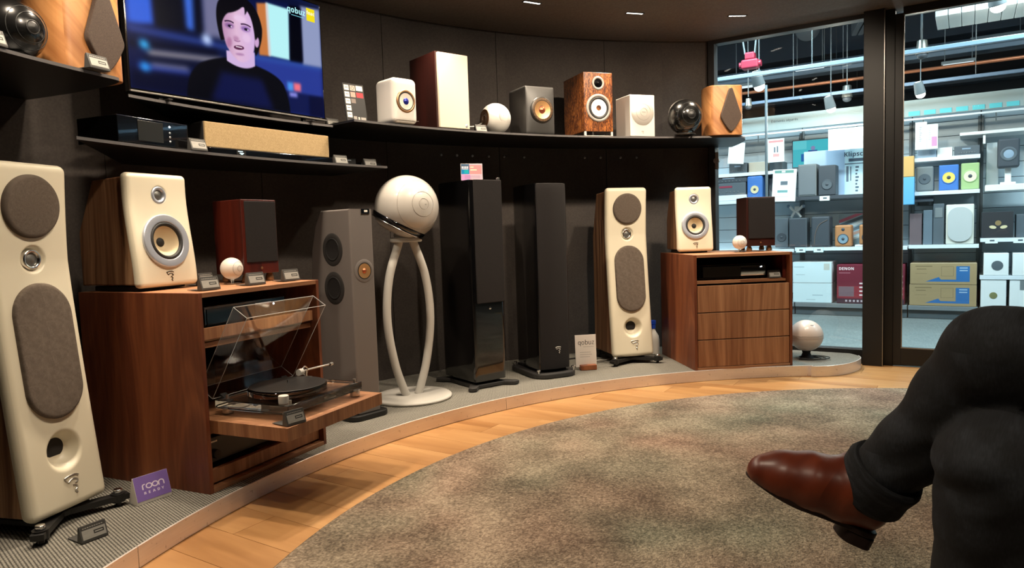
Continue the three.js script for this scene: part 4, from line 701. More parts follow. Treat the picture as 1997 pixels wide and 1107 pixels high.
// ---------------------------------------------------------------- lower media shelf
{
  const t = thing('center_speaker', 'wide tan linen covered speaker below the television', 'loudspeaker', [-1.166, 1.3935, -3.548], rad(56));
  const lin2 = std({ map: dataTex(256, 256, (u, v) => mix3(hex(0x8a7350), hex(0xc4aa80), noise(u * 90, v * 110, 2, 90, 110) * .6 + noise(u * 40, v * 40, 5, 40, 40) * .4), { sx: .1, sy: .1 }), roughness: 1, bumpMap: weaveBump, bumpScale: .0008 });
  mesh('cabinet', rbox(.73, .116, .2, 0, .1, -.11, .004), M.black, t); mesh('cloth', metric(rbox(.728, .114, .012, 0, .1, -.004, .003)), lin2, t);
  for (const s of [-1, 1]) mesh('foot', rbox(.04, .042, .14, s * .3, .021, -.12, .003), M.black, t);
}
{
  const t = thing('sound_bar', 'low glossy black sound bar with lit display on lower shelf', 'audio device', [-1.128, 1.3935, -3.495], rad(56));
  mesh('case', rbox(.72, .034, .045, 0, .018, -.023, .006), M.pianoBlack, t);
  const tx = canvasTex(96, 48, (g, w, h) => { g.fillStyle = '#000'; g.fillRect(0, 0, w, h); g.fillStyle = '#dffcff'; g.fillRect(14, 8, 50, 7); g.fillRect(30, 24, 44, 7); g.fillRect(40, 35, 24, 5); });
  mesh('display', new THREE.PlaneGeometry(.05, .024).translate(-.2, .019, .0006), std({ color: 0x000000, emissive: 0xffffff, emissiveMap: tx, emissiveIntensity: 2 }), t);
}
device('streamer', 'black glass streamer with a column of white lights on lower shelf', [-1.425, 1.3935, -2.9], rad(68), .34, .11, .22, M.pianoBlack, (t) => { [[.09, ledWhite], [.065, M.steel], [.048, M.steel], [.03, M.steel]].forEach(([y, m]) => mesh('status_light', turned([[0, .003], [.0035, .002], [.0045, 0]], .075, y, 0, 14), m, t)); mesh('smoked_panel', rbox(.12, .08, .003, -.02, .06, .001, .001), std({ color: lin(.02, .02, .018), roughness: .2 }), t); });
device('streamer', 'small black box with a red light right of the sound bar', [-.92, 1.3935, -4.0], rad(50), .17, .055, .13, M.satinBlack, (t) => { mesh('status_light', turned([[0, .003], [.0045, .002], [.005, 0]], -.07, .04, 0, 14), ledRed, t); mesh('case_trim', rbox(.08, .006, .004, .01, .044, .001, .001), M.blueSteel, t); });
device('streamer', 'low black box at the right end of the lower shelf', [-.8, 1.3935, -4.17], rad(47), .14, .04, .1, M.satinBlack);
// ---------------------------------------------------------------- small things on the platform
{
  const t = thing('display_card', 'upright white card with black lettering in a wooden block between two towers', 'sign', [.482, PLAT_Y + .001, -4.69], rad(10));
  mesh('block', rbox(.11, .034, .05, .008, .017, .01, .003), M.walnut, t);
  const c = mesh('card', rbox(.145, .215, .003, 0, .125, 0, .001), M.paper, t); c.rotation.x = -.06;
  const tx = canvasTex(290, 430, (g, w, h) => { g.fillStyle = '#d9d0c8'; g.fillRect(0, 0, w, h); g.fillStyle = '#2b2624'; g.font = '84px sans-serif'; g.fillText('qobuz', 34, 130); g.fillStyle = '#8a827c'; g.fillRect(110, 158, 150, 4); [150, 168, 140].forEach((l, i) => { for (let x = 0; x < l; x += 14) g.fillRect(62 + x, 232 + i * 30, 11, 6); }); });
  const f = mesh('print', new THREE.PlaneGeometry(.143, .213).translate(0, .125, .0018), std({ map: tx, roughness: .6 }), t); f.rotation.x = -.06;
}
{
  const t = thing('table_tent', 'purple tent card with white lettering on the carpet', 'sign', [-1.35, PLAT_Y + .001, -2.535], rad(57));
  const s = [[.026, 0], [.0265, .012], [.002, .095], [-.002, .095], [-.028, .01], [-.028, 0]];
  const tx = canvasTex(300, 256, (g, w, h) => { const lg = '#7d63ad'; g.fillStyle = lg; g.fillRect(0, 0, w, h); g.strokeStyle = '#e9dcf2'; g.lineWidth = 11; g.lineCap = 'round'; g.beginPath(); g.moveTo(66, 140); g.lineTo(66, 108); g.quadraticCurveTo(66, 92, 86, 92); g.stroke(); for (const x of [122, 176]) { g.beginPath(); g.arc(x, 116, 24, 0, 7); g.stroke(); } g.beginPath(); g.moveTo(208, 140); g.lineTo(208, 116); g.arc(230, 114, 22, Math.PI, 0); g.lineTo(252, 140); g.stroke(); g.fillStyle = '#e9dcf2'; g.font = 'bold 38px sans-serif'; let x = 66; for (const c of 'READY') { g.fillText(c, x, 196); x += 39; } });
  mesh('tent', metric(side(s, .13, .0008)), M.paper, t);
  const f = mesh('print', new THREE.PlaneGeometry(.128, .088), std({ map: tx, roughness: .6 }), t); f.position.set(0, .054, .0148); f.rotation.x = -Math.atan2(.0245, .083);
}
{
  const t = thing('spray_bottle', 'white spray bottle with blue nozzle behind the cream tower', 'bottle', [1.035, PLAT_Y + .001, -5.2], rad(-70));
  mesh('body', lathe([[0, .0], [.042, 0], [.045, .006], [.045, .1], [.04, .135], [.022, .165], [.015, .18], [.015, .19]], 0, 0, 0, 40), M.whiteSatin, t);
  mesh('nozzle', join([cyl(.018, .018, .028, 0, .204, 0), rbox(.03, .036, .075, 0, .234, .018, .008), rbox(.012, .05, .012, 0, .195, .04, .004)]), std({ color: lin(.01, .05, .4), roughness: .4 }), t);
}
{
  const R = .11, t = thing('ball_speaker', 'pale pinkish white ball speaker on the platform beside the right cabinet', 'loudspeaker', [2.03, PLAT_Y + .001, -4.86], rad(-10));
  mesh('shell', new THREE.SphereGeometry(R, 64, 44).scale(1, .98, 1).translate(0, R + .045, 0), phys({ color: lin(.74, .64, .58), roughness: .35, clearcoat: .4, clearcoatRoughness: .2 }), t);
  mesh('seam', join([-.012, -.003, .006].map((y) => torus(Math.sqrt(R * R - y * y) + .0004, .0008, 0, 0, 0, 64, 6).rotateX(Math.PI / 2).translate(0, R + .045 + y, 0))), M.greyTrim, t);
  mesh('foot', lathe([[.03, .05], [.026, .035], [.034, .012], [.05, .006], [.05, .001], [0, .001]], 0, 0, 0, 40), M.black, t); mesh('name_mark', box(.02, .002, .002, .02, R + .125, .073), M.charcoal, t);
  const c = thing('cable_coil', 'coiled thin dark cable around the foot of the ball speaker', 'cable', [2.05, PLAT_Y + .001, -4.8]);
  mesh('coil', join([.075, .09, .1].map((r, i) => torus(r, .003, 0, 0, 0, 56, 6).rotateX(Math.PI / 2).scale(1, 1, .72).translate(i * .012 - .02, .0035 + i * .005, i * .008))), M.charcoal, c);
}
{ // cables behind the towers
  const c1 = thing('cable', 'dark cable on the carpet behind the second black tower', 'cable', [0, 0, 0]); mesh('cord', tube([[.02, PLAT_Y + .006, -4.85], [.1, PLAT_Y + .006, -4.98], [.25, PLAT_Y + .006, -5.0], [.42, PLAT_Y + .006, -5.08], [.6, PLAT_Y + .006, -5.2]], .005, 50, 8), M.black, c1);
  const c2 = thing('cable', 'thin pale cable behind the white lettered card', 'cable', [0, 0, 0]); mesh('cord', tube([[.5, PLAT_Y + .005, -4.95], [.58, PLAT_Y + .02, -4.9], [.66, PLAT_Y + .005, -5.0], [.75, PLAT_Y + .005, -5.15]], .0035, 40, 8), M.whitePaint, c2);
}
// ---------------------------------------------------------------- the shop behind the glass
const shopThing = (name, label, cat, s, y, n, group) => thing(name, label, cat, shop(s, y, n), GYAW, group);
const plain = (r, g, b, rough = .6, metal = 0) => std({ color: lin(r, g, b), roughness: rough, metalness: metal, side: THREE.DoubleSide });
const K = { slat: plain(.56, .64, .69), board: plain(.68, .74, .78), rail: plain(.75, .8, .85, .4), plinth: plain(.07, .09, .1), navy: plain(.26, .34, .44), dark: plain(.05, .06, .075), beam: plain(.2, .26, .33), grey: plain(.18, .2, .21), mid: plain(.09, .11, .13), white: plain(.8, .82, .82), blue: plain(.05, .17, .5), green: plain(.36, .5, .22), kraft: plain(.5, .38, .24), red: plain(.27, .03, .06), orangeWood: plain(.45, .2, .08), yellow: plain(.8, .6, .12), cyan: plain(.12, .6, .68), sky: plain(.12, .4, .7), copper: plain(.55, .2, .1, .4, .6), duct: plain(.12, .14, .16, .4, .5), concrete: std({ map: dataTex(256, 256, (u, v) => mix3(hex(0x545d5e), hex(0x7d8685), noise(u * 90, v * 90, 4, 90, 90) * .6 + fbm(u * 4, v * 4, 7, 3) * .4), { sx: .8, sy: .8 }), roughness: .95 }) };
{
  const f = structure('floor', 'grey carpet of the shop', [GX, 0, GZ], GYAW); mesh('carpet', box(13, .1, 8, 2, -.052, -4.12), K.concrete, f);
  const c = structure('ceiling', 'dark open ceiling of the shop', [GX, 0, GZ], GYAW); mesh('deck', box(13, .1, 8.1, 2, 3.75, -4.08), K.navy, c);
  for (const n of [1.9, 3.6, 5.4]) mesh('beam', box(13, .35, .16, 2, 3.5, -n), K.beam, c);
  const b = structure('wall_back', 'far wall of the shop', [GX, 0, GZ], GYAW); mesh('panel', box(13, 3.9, .1, 2, 1.85, -8.1), K.dark, b);
  const l = structure('wall_left', 'left wall of the shop', [GX, 0, GZ], GYAW); mesh('panel', box(.1, 3.9, 8, -4.5, 1.85, -4.1), K.dark, l);
  const r = structure('wall_right', 'right wall of the shop', [GX, 0, GZ], GYAW); mesh('panel', box(.1, 3.9, 8, 8.5, 1.85, -4.1), K.dark, r);
  const u = structure('wall_front', 'wall above and beside the glass front', [GX, 0, GZ], GYAW); mesh('bulkhead', box(5.0, 1.35, .06, 2.4, 3.1, -.02), K.dark, u); mesh('panel', box(4.3, 3.9, .06, -2.28, 1.85, -.12), K.dark, u); mesh('panel', box(3.7, 3.9, .06, 6.68, 1.85, -.02), K.dark, u);
}
// gondolas: back panel slats, boards, plinth
function gondola(label, s0, s1, boards, top) {
  const t = shopThing('display_gondola', label, 'shelving', (s0 + s1) / 2, 0, 2.68), w = s1 - s0 - .01;
  for (let y = .2; y < top - .02; y += .15) mesh('slat', box(w, .144, .02, 0, y + .07, -.46), K.slat, t);
  mesh('plinth', rbox(w, .085, .44, 0, .043, -.25, .004), K.plinth, t); mesh('base_shelf', rbox(w, .045, .46, 0, .108, -.235, .004), K.grey, t);
  for (const [y, d, m] of boards) { const b = mesh('shelf_board', rbox(w, .022, d, 0, y - .012, -.45 + d / 2, .002), K.board, t); mesh('price_rail', rbox(w, .038, .006, 0, y - .018, -.45 + d + .004, .002), m || K.rail, b); }
  for (const s of [-1, 1]) mesh('upright', box(.03, top, .04, s * (w / 2 - .005), top / 2, -.45), K.grey, t);
  return t;
}
gondola('shelving behind the glass with amplifiers and the blue speaker', -2.2, .06, [[.72, .44], [1.28, .44], [1.59, .4]], 2.02);
gondola('shelving behind the glass with the light spec panel and boxes', .06, 1.15, [[.735, .44], [1.285, .44, K.dark]], 2.02);
gondola('shelving behind the glass with the blue and green speakers', 1.15, 1.755, [[.745, .44], [1.275, .44], [1.61, .42]], 2.02);
gondola('shelving behind the glass at the far right with white boxes', 1.755, 4.2, [[.44, .44], [.8, .44]], 2.02);
{
  const t = shopThing('category_sign', 'long pale sign reading Éléments séparés above the shelving', 'sign', .77, 2.03, 2.74);
  mesh('board', rbox(6.2, .165, .03, 0, .083, -.015, .004), plain(.36, .44, .45), t);
  const tx = canvasTex(512, 64, (g, w, h) => { g.fillStyle = '#a2b2b4'; g.fillRect(0, 0, w, h); g.fillStyle = '#222d33'; g.font = '46px sans-serif'; g.fillText('Éléments séparés', 20, 48); });
  mesh('lettering', new THREE.PlaneGeometry(.4, .05).translate(-.78, .1, .0012), std({ map: tx, roughness: .7 }), t);
  for (let k = 0; k < 8; k++) mesh('light_slot', rbox(.1, .045, .006, .42 + k * .135, .03, .002, .002), K.cyan, t).userData.label = 'pale blue tab';
  mesh('rail', rbox(6.2, .02, .03, 0, -.03, .01, .004), K.rail, t);
  for (const x of [-1.1, -.62, -.1, .5, 1.1]) mesh('hanger', box(.01, .09, .01, x, -.07, .01), K.plinth, t);
}
// boxes and gear on the shelves; [s0, s1, y0, y1]
function goods(name, label, cat, [s0, s1, y0, y1], d, mat, n, more, r = .006) {
  const t = shopThing(name, label, cat, (s0 + s1) / 2, y0 + .001, n === undefined ? 2.71 : n), w = s1 - s0, h = y1 - y0;
  mesh(cat === 'box' ? 'carton' : 'case', rbox(w, h, d, 0, h / 2, -d / 2, r), mat, t); if (more) more(t, w, h); return t;
}
const coneOn = (r, m1, m2, yf = .5) => (t, w, h) => { mesh('surround', turned([[r, .002], [r * 1.1, .006], [r * 1.22, .003], [r * 1.26, -.002]], 0, h * yf, .001, 32), m1, t); mesh('cone', turned([[r * 1.05, .004], [r * .5, .0025], [0, .002]], 0, h * yf, .001, 32), m2, t); mesh('dome', turned([[0, .009], [r * .25, .007], [r * .36, .002]], 0, h * yf, .001, 20), K.dark, t); };
const printed = (w, h, draw, px = 256) => { const tx = canvasTex(px, Math.round(px * h / w), draw); return new THREE.Mesh(new THREE.PlaneGeometry(w, h), std({ map: tx, roughness: .6, side: THREE.DoubleSide })); };
const print = (t, w, h, y, z, draw, px, x = 0) => { const m = printed(w, h, draw, px); m.name = 'print'; m.position.set(x, y, z); m.castShadow = m.receiveShadow = true; t.add(m); return m; };
goods('bookshelf_speaker', 'blue speaker with yellow cone left of white sign behind the glass', 'loudspeaker', [-.455, -.285, 1.285, 1.545], .2, K.blue, 2.72, coneOn(.042, K.blue, plain(.7, .6, .35), .42), .02);
goods('bookshelf_speaker', 'grey speaker just right of the blue one behind the glass', 'loudspeaker', [-.25, -.12, 1.285, 1.52], .2, K.grey, 2.86, coneOn(.04, K.mid, K.dark, .5), .02);
{ const t = shopThing('price_sign', 'white tilted spec sign in front of the shelf behind the glass', 'sign', -.045, 1.24, 2.66); const b = mesh('board', rbox(.24, .355, .008, 0, .178, 0, .002), K.white, t); b.rotation.z = -.03; b.rotation.x = -.1; const f = print(t, .236, .35, .178, .005, (g, w, h) => { fill(g, '#f2f6f4', 0, 0, w, h); fill(g, '#5f8f88', 20, 10, w - 40, 34); fill(g, '#f2f6f4', 100, 16, 40, 20); fill(g, '#5c6874', 92, 140, 80, 46); fill(g, '#6f9ea0', 60, 246, 116, 30); fill(g, '#b9c4c6', 40, 320, 150, 6); }); f.rotation.z = -.03; f.rotation.x = -.1; }
const ampFace = (k) => (t, w, h) => { mesh('display', rbox(w * .34, h * .16, .004, -w * .02, h * .68, .001, .001), k ? K.red : K.navy, t); for (let i = 0; i < 7; i++) mesh('button', turned([[0, .006], [.005, .006], [.006, 0]], -w * .3 + i * w * .1, h * .26, 0, 12), K.grey, t); };
goods('amplifier', 'lower grey receiver with red display on the left shelf behind the glass', 'audio device', [-.9, -.47, 1.345, 1.485], .32, K.mid, 2.72, ampFace(1));
goods('amplifier', 'upper dark receiver stacked on the grey one behind the glass', 'audio device', [-.86, -.46, 1.487, 1.562], .3, K.dark, 2.74, ampFace(0));
goods('riser_box', 'pale riser under the stacked receivers behind the glass', 'box', [-.92, -.46, 1.2825, 1.344], .3, K.rail, 2.7);
goods('amplifier', 'dark compact device on the top shelf under the white card', 'audio device', [-.66, -.46, 1.59, 1.705], .25, K.mid, 2.74, ampFace(0));
goods('carton', 'beige box on the top shelf beside the dark crate', 'box', [-.44, -.24, 1.59, 1.7], .25, plain(.6, .52, .42), 2.74);
goods('carton', 'dark box on the top shelf beneath the red calendar card', 'box', [-.215, -.075, 1.59, 1.692], .25, K.mid, 2.74);
{ const t = shopThing('price_sign', 'blank white paper hanging above the receivers', 'sign', -.56, 1.69, 2.64); const b = mesh('sheet', rbox(.18, .235, .003, 0, .118, 0, .001), K.white, t); b.rotation.z = -.09; }
{ const t = shopThing('price_sign', 'white card with red heading above the shelf', 'sign', -.12, 1.675, 2.64); mesh('card', rbox(.172, .252, .004, 0, .126, 0, .001), K.white, t); print(t, .17, .25, .126, .0025, (g, w, h) => { fill(g, '#eef0f2', 0, 0, w, h); fill(g, '#d08a8e', 14, 24, w - 28, 34); fill(g, '#66707c', 96, 130, 24, 90); fill(g, '#66707c', 140, 120, 24, 100); fill(g, '#d9a0a0', 80, 240, 100, 50); }); }
{ const t = shopThing('monitor', 'turquoise screen with dark blue figures behind the spec panel', 'screen', .19, 1.62, 3.0); mesh('bezel', rbox(.43, .31, .03, 0, .155, -.015, .006), K.mid, t); mesh('stand', rbox(.1, .3, .05, 0, -.15, -.03, .004), K.grey, t);
  const tx = canvasTex(256, 180, (g, w, h) => { fill(g, '#4cc3d3', 0, 0, w, h); fill(g, '#2568b4', 54, 92, 26, 52); fill(g, '#6ad4e0', 0, 0, 90, 60); fill(g, '#2a4f9c', 100, 70, 60, 30); g.fillStyle = '#8f8fc0'; g.beginPath(); g.arc(132, 56, 14, 0, 7); g.fill(); fill(g, '#a0b4e0', 110, 88, 56, 20); });
  mesh('screen', new THREE.PlaneGeometry(.41, .29).translate(0, .155, .0015), std({ color: 0x000000, emissive: 0xffffff, emissiveMap: tx, emissiveIntensity: .9 }), t); }
{ const t = shopThing('poster', 'white leaflet sheet above the spec panel beside the post', 'poster', .62, 1.75, 2.63); mesh('sheet', rbox(.42, .22, .003, 0, .11, 0, .001), K.white, t); print(t, .416, .216, .11, .002, (g, w, h) => { fill(g, '#f4f6f6', 0, 0, w, h); fill(g, '#e0a090', 120, 26, 22, 10); fill(g, '#e8b8b0', 12, 96, 14, 12); fill(g, '#e8b8b0', 60, 92, 20, 14); }); }
{ const t = shopThing('spec_panel', 'tall pale lettered spec panel behind the grey and black speakers', 'sign', .445, 1.286, 2.93); mesh('panel', rbox(.66, .5, .012, 0, .25, 0, .003), K.white, t);
  print(t, .656, .496, .25, .0075, (g, w, h) => { const lg = g.createLinearGradient(0, 0, w, 0); lg.addColorStop(0, '#c9dcec'); lg.addColorStop(.62, '#9dbbdc'); lg.addColorStop(.64, '#bfe0ee'); lg.addColorStop(1, '#cbe8f2'); g.fillStyle = lg; g.fillRect(0, 0, w, h); g.fillStyle = '#46566a'; g.font = 'bold 52px sans-serif'; g.fillText('Klipsch', 314, 66); fill(g, '#4c5d70', 352, 84, 140, 26); fill(g, '#4c5d70', 322, 124, 180, 8); fill(g, '#5c6c80', 334, 146, 18, 130); fill(g, '#5c6c80', 364, 150, 8, 120); for (let k = 0; k < 8; k++) fill(g, '#4c5d70', 404, 150 + k * 28, 26 - (k % 3) * 6, 15); fill(g, '#7488a0', 470, 230, 14, 130); fill(g, '#8298ae', 490, 170, 10, 190); }, 512); }
goods('bookshelf_speaker', 'light grey speaker in front of the spec panel', 'loudspeaker', [.1, .285, 1.287, 1.63], .2, K.grey, 2.68, (t, w, h) => mesh('grille', rbox(w - .02, h - .03, .008, 0, h / 2, .002, .003), plain(.15, .17, .19), t), .008);
goods('bookshelf_speaker', 'dark bookshelf speaker right of the light grey one', 'loudspeaker', [.305, .475, 1.287, 1.605], .2, K.dark, 2.68, coneOn(.045, K.dark, K.mid, .36), .01);
goods('bookshelf_speaker', 'half-hidden grey speaker on the middle shelf by the cabinet', 'loudspeaker', [-.16, -.02, .736, 1.06], .2, K.mid, 2.76, coneOn(.04, K.dark, K.dark, .35), .008);
goods('bookshelf_speaker', 'dark speaker with plain grille, left of the arched one', 'loudspeaker', [.005, .185, .736, 1.055], .2, K.mid, 2.69, (t, w, h) => mesh('grille', rbox(w - .016, h - .016, .008, 0, h / 2, .002, .003), K.dark, t), .006);
goods('bookshelf_speaker', 'dark speaker with arched stripe on the middle shelf', 'loudspeaker', [.23, .415, .736, 1.065], .22, K.dark, 2.69, (t, w, h) => mesh('arch_trim', tube([[-.06, .03, .003], [-.05, .14, .003], [-.01, .24, .003], [.07, .29, .003]], .003, 24, 6), plain(.2, .14, .11), t), .02);
goods('bookshelf_speaker', 'small orange wood speaker with grey cone on the middle shelf', 'loudspeaker', [.465, .628, .736, .965], .16, K.orangeWood, 2.69, (t, w, h) => { coneOn(.044, K.dark, plain(.2, .3, .38), .36)(t, w, h); mesh('tweeter', turned([[0, .006], [.012, .004], [.017, 0]], 0, h * .8, .001, 24), K.dark, t); }, .02);
goods('bookshelf_speaker', 'second orange wood speaker partly behind the dark post', 'loudspeaker', [.7, .862, .756, .965], .16, K.orangeWood, 2.69, (t, w, h) => { coneOn(.044, K.dark, plain(.2, .3, .38), .36)(t, w, h); mesh('tweeter', turned([[0, .006], [.012, .004], [.017, 0]], 0, h * .8, .001, 24), K.dark, t); }, .02);
goods('riser_box', 'white riser under the second orange wood speaker', 'box', [.66, .98, .736, .755], .2, K.white, 2.69);
goods('carton', 'colourful striped box behind the orange wood speakers', 'box', [.47, .98, .736, 1.085], .1, plain(.45, .5, .55), 2.95, (t, w, h) => print(t, w - .004, h - .004, h / 2, .0015, (g, W, H) => { fill(g, '#8fa8b4', 0, 0, W, H); g.lineWidth = 16; ['#c06a80', '#4d5c68', '#d8dee0', '#5c6a74', '#a8887c', '#c8d2d6'].forEach((c, i) => { g.strokeStyle = c; g.beginPath(); g.moveTo(-20, 50 + i * 24); g.lineTo(W, -60 + i * 24); g.stroke(); }); }));
{ const t = shopThing('wall_bracket', 'white splayed wall bracket with black caps above the dark speakers', 'bracket', .045, 1.07, 2.86); mesh('arms', join([tube([[-.07, .12, 0], [0, .06, .03], [.07, .12, 0]], .014, 20, 10), tube([[-.05, 0, 0], [0, .06, .03], [.05, 0, 0]], .014, 20, 10)]), K.white, t); for (const s of [-1, 1]) mesh('cap', new THREE.SphereGeometry(.02, 20, 14).translate(s * .08, .12, 0), K.navy, t); mesh('mount', rbox(.05, .1, .03, 0, .07, -.05, .006), K.white, t); mesh('stem', box(.02, .02, .24, 0, .07, -.16), K.grey, t); }
const whitePrint = (k) => (t, w, h) => print(t, w - .004, h - .004, h / 2, .0015, (g, W, H) => { fill(g, '#d3e6ec', 0, 0, W, H); fill(g, '#9db4be', k ? 130 : 6, H * (k ? .6 : .22), 70, 5); fill(g, '#a8bcc4', k ? 90 : 20, H * (k ? .84 : .6), 60, 4); if (!k) fill(g, '#c2c4bc', W - 50, 10, 38, 46); });
goods('carton', 'white carton on top of another, left of the dark red one', 'box', [.04, .435, .348, .575], .4, K.white, 2.7, whitePrint(0));
goods('carton', 'lower white carton on the shop floor shelf', 'box', [.04, .435, .132, .346], .4, K.white, 2.7, whitePrint(1));
goods('carton', 'dark red carton beside the white cartons behind the post', 'box', [.485, 1.12, .132, .545], .36, K.red, 2.7, (t, w, h) => print(t, w - .004, h - .004, h / 2, .0015, (g, W, H) => { fill(g, '#701a2e', 0, 0, W, H); fill(g, '#8e2a36', 0, H * .55, W, H * .3); fill(g, '#3c2030', 0, H * .88, W, H * .12); g.fillStyle = '#f0e0e0'; g.font = 'bold 34px sans-serif'; g.fillText('DENON', 14, 44); fill(g, '#b0707c', 16, 66, 90, 6); fill(g, '#7a6068', 14, H * .56, 120, H * .26); for (let k = 0; k < 4; k++) fill(g, '#f0dada', 176, H * (.46 + k * .1), 60, 12); for (let k = 0; k < 5; k++) fill(g, '#c8b8c0', 66 + k * 30, H * .91, 16, 16); fill(g, '#ffffff', W - 40, 24, 24, 26); for (let k = 0; k < 4; k++) fill(g, '#e4c8c8', W - 46, 90 + k * 50, 36, 14); }, 512));
const kraftPrint = (t, w, h) => print(t, w - .004, h - .004, h / 2, .0015, (g, W, H) => { fill(g, '#a58c66', 0, 0, W, H); fill(g, '#2f6aa6', W * .7, H * .14, W * .2, H * .74); fill(g, '#2f6aa6', W * .4, H * .78, W * .4, H * .1); g.fillStyle = '#2f6aa6'; g.beginPath(); g.moveTo(W * .24, H * .88); g.lineTo(W * .44, H * .66); g.lineTo(W * .5, H * .88); g.fill(); g.strokeStyle = '#7d6a4c'; g.lineWidth = 3; g.strokeRect(W * .48, H * .16, W * .18, H * .45); fill(g, '#7c6848', W * .08, H * .12, W * .26, 8); fill(g, '#7c6848', W * .1, H * .26, W * .15, 7); fill(g, '#8d7856', W * .08, H * .48, W * .18, 5); fill(g, '#9fb8d0', W * .75, H * .2, W * .12, 10); fill(g, '#9fb8d0', W * .75, H * .32, W * .12, 10); }, 512);
goods('carton', 'upper kraft carton with blue arrow print', 'box', [1.17, 1.738, .348, .56], .4, K.kraft, 2.7, kraftPrint);
goods('carton', 'lower kraft carton with blue arrow print', 'box', [1.165, 1.738, .132, .346], .4, K.kraft, 2.7, kraftPrint);
goods('bookshelf_speaker', 'grey speaker left of the blue and green pair behind the door', 'loudspeaker', [1.21, 1.365, 1.277, 1.525], .2, K.grey, 2.71, coneOn(.042, K.mid, K.mid), .02);
goods('bookshelf_speaker', 'blue speaker with yellow cone behind the door glass', 'loudspeaker', [1.41, 1.576, 1.277, 1.525], .2, K.blue, 2.71, coneOn(.05, K.blue, K.yellow), .01);
goods('bookshelf_speaker', 'green speaker with cream cone behind the door glass', 'loudspeaker', [1.595, 1.745, 1.277, 1.53], .2, K.green, 2.71, coneOn(.05, K.green, plain(.75, .66, .5)), .01);
goods('carton', 'orange and grey box beside the door stile', 'box', [1.08, 1.2, 1.425, 1.63], .1, plain(.6, .36, .12), 2.6);
goods('carton', 'bright blue box beside the door stile under the orange one', 'box', [1.08, 1.205, 1.15, 1.424], .1, K.sky, 2.6);
goods('carton', 'black box on the top shelf under the small posters', 'box', [1.22, 1.385, 1.612, 1.69], .2, K.navy, 2.74);
goods('carton', 'white box on the top shelf right of the black one', 'box', [1.39, 1.52, 1.612, 1.7], .2, K.white, 2.74);
goods('amplifier', 'long grey amplifier at the right end of the top shelf', 'audio device', [1.535, 1.745, 1.612, 1.7], .3, K.mid, 2.74, ampFace(0));
{ const t = shopThing('poster', 'left small white poster above the black box', 'poster', 1.255, 1.69, 2.66); mesh('sheet', rbox(.1, .27, .003, 0, .135, 0, .001), K.white, t); print(t, .098, .266, .135, .002, (g, w, h) => { fill(g, '#e6eeee', 0, 0, w, h); for (let k = 0; k < 8; k++) fill(g, '#7f949a', 90, 120 + k * 50, 60 - (k % 3) * 14, 18); }); }
{ const t = shopThing('poster', 'right small poster with pink corner above the white box', 'poster', 1.352, 1.69, 2.665); mesh('sheet', rbox(.094, .24, .003, 0, .12, 0, .001), K.white, t); print(t, .092, .236, .12, .002, (g, w, h) => { fill(g, '#dfe9ea', 0, 0, w, h); fill(g, '#c48ab4', 110, 330, 130, 260); for (let k = 0; k < 6; k++) fill(g, '#93a6ac', 40, 90 + k * 60, 50, 14); }); }
{ const t = shopThing('bookshelf_speaker', 'black speaker with large round horn on a white pedestal', 'loudspeaker', 1.97, 1.445, 2.62); mesh('case', rbox(.17, .27, .18, 0, .15, -.09, .02), K.dark, t); mesh('horn', turned([[.02, -.008], [.04, .001], [.058, .006], [.066, 0]], 0, .14, .002, 36), K.mid, t); mesh('cone', turned([[0, .004], [.02, .003], [.04, .001]], 0, .14, .004, 28), K.navy, t); mesh('pedestal', join([rbox(.05, .155, .04, 0, -.06, -.09, .004), rbox(.12, .02, .1, 0, -.128, -.09, .004)]), K.white, t); }
goods('demo_counter', 'white counter block under the horn speaker', 'box', [1.79, 2.5, 1.245, 1.305], .3, K.white, 2.62);
goods('carton', 'silver and white box left of the horn speaker', 'box', [1.8, 1.9, 1.306, 1.72], .1, plain(.5, .55, .57), 2.85);
{ const t = shopThing('wall_shelf', 'short white upper shelf behind the horn speaker', 'shelf', 1.98, 1.8, 2.74); mesh('board', rbox(.8, .03, .2, 0, .015, -.1, .003), K.white, t); mesh('bracket', join([box(.02, .09, .16, -.2, -.045, -.1), box(.02, .09, .16, .2, -.045, -.1)]), K.white, t); mesh('back_rail', box(.8, .03, .26, 0, .015, -.3), K.white, t); }
goods('bookshelf_speaker', 'large white speaker with rounded grille on the middle shelf', 'loudspeaker', [1.475, 1.708, .746, 1.135], .25, plain(.72, .7, .62), 2.69, (t, w, h) => mesh('grille', slab(roundRect(w - .03, h - .05, .09), .014, .003).translate(0, h / 2, 0), plain(.5, .52, .52), t), .01);
goods('tower_speaker', 'thin grey tower beside the large white speaker', 'loudspeaker', [1.365, 1.46, .746, 1.15], .2, K.mid, 2.72, (t, w, h) => mesh('panel', rbox(w * .7, h * .24, .006, 0, h * .78, .001, .002), K.grey, t));
goods('tower_speaker', 'thin blue-grey tower left of the other thin tower', 'loudspeaker', [1.28, 1.36, .746, 1.09], .2, plain(.13, .17, .21), 2.72);
goods('carton', 'dim reddish box at the door stile on the middle shelf', 'box', [1.16, 1.268, .746, 1.06], .2, plain(.14, .1, .11), 2.72);
{ const t = shopThing('turntable', 'small dark turntable on a raised bracket above the thin towers', 'record player', 1.275, 1.17, 2.72); mesh('body', rbox(.18, .05, .2, 0, .03, -.1, .004), K.dark, t); mesh('platter', lathe([[0, .062], [.06, .062], [.06, .055]], 0, 0, -.09, 32), K.white, t); mesh('support', join([box(.02, .03, .3, -.06, -.01, -.2), box(.02, .03, .3, .06, -.01, -.2), box(.16, .06, .02, 0, 0, -.36)]), K.grey, t); }
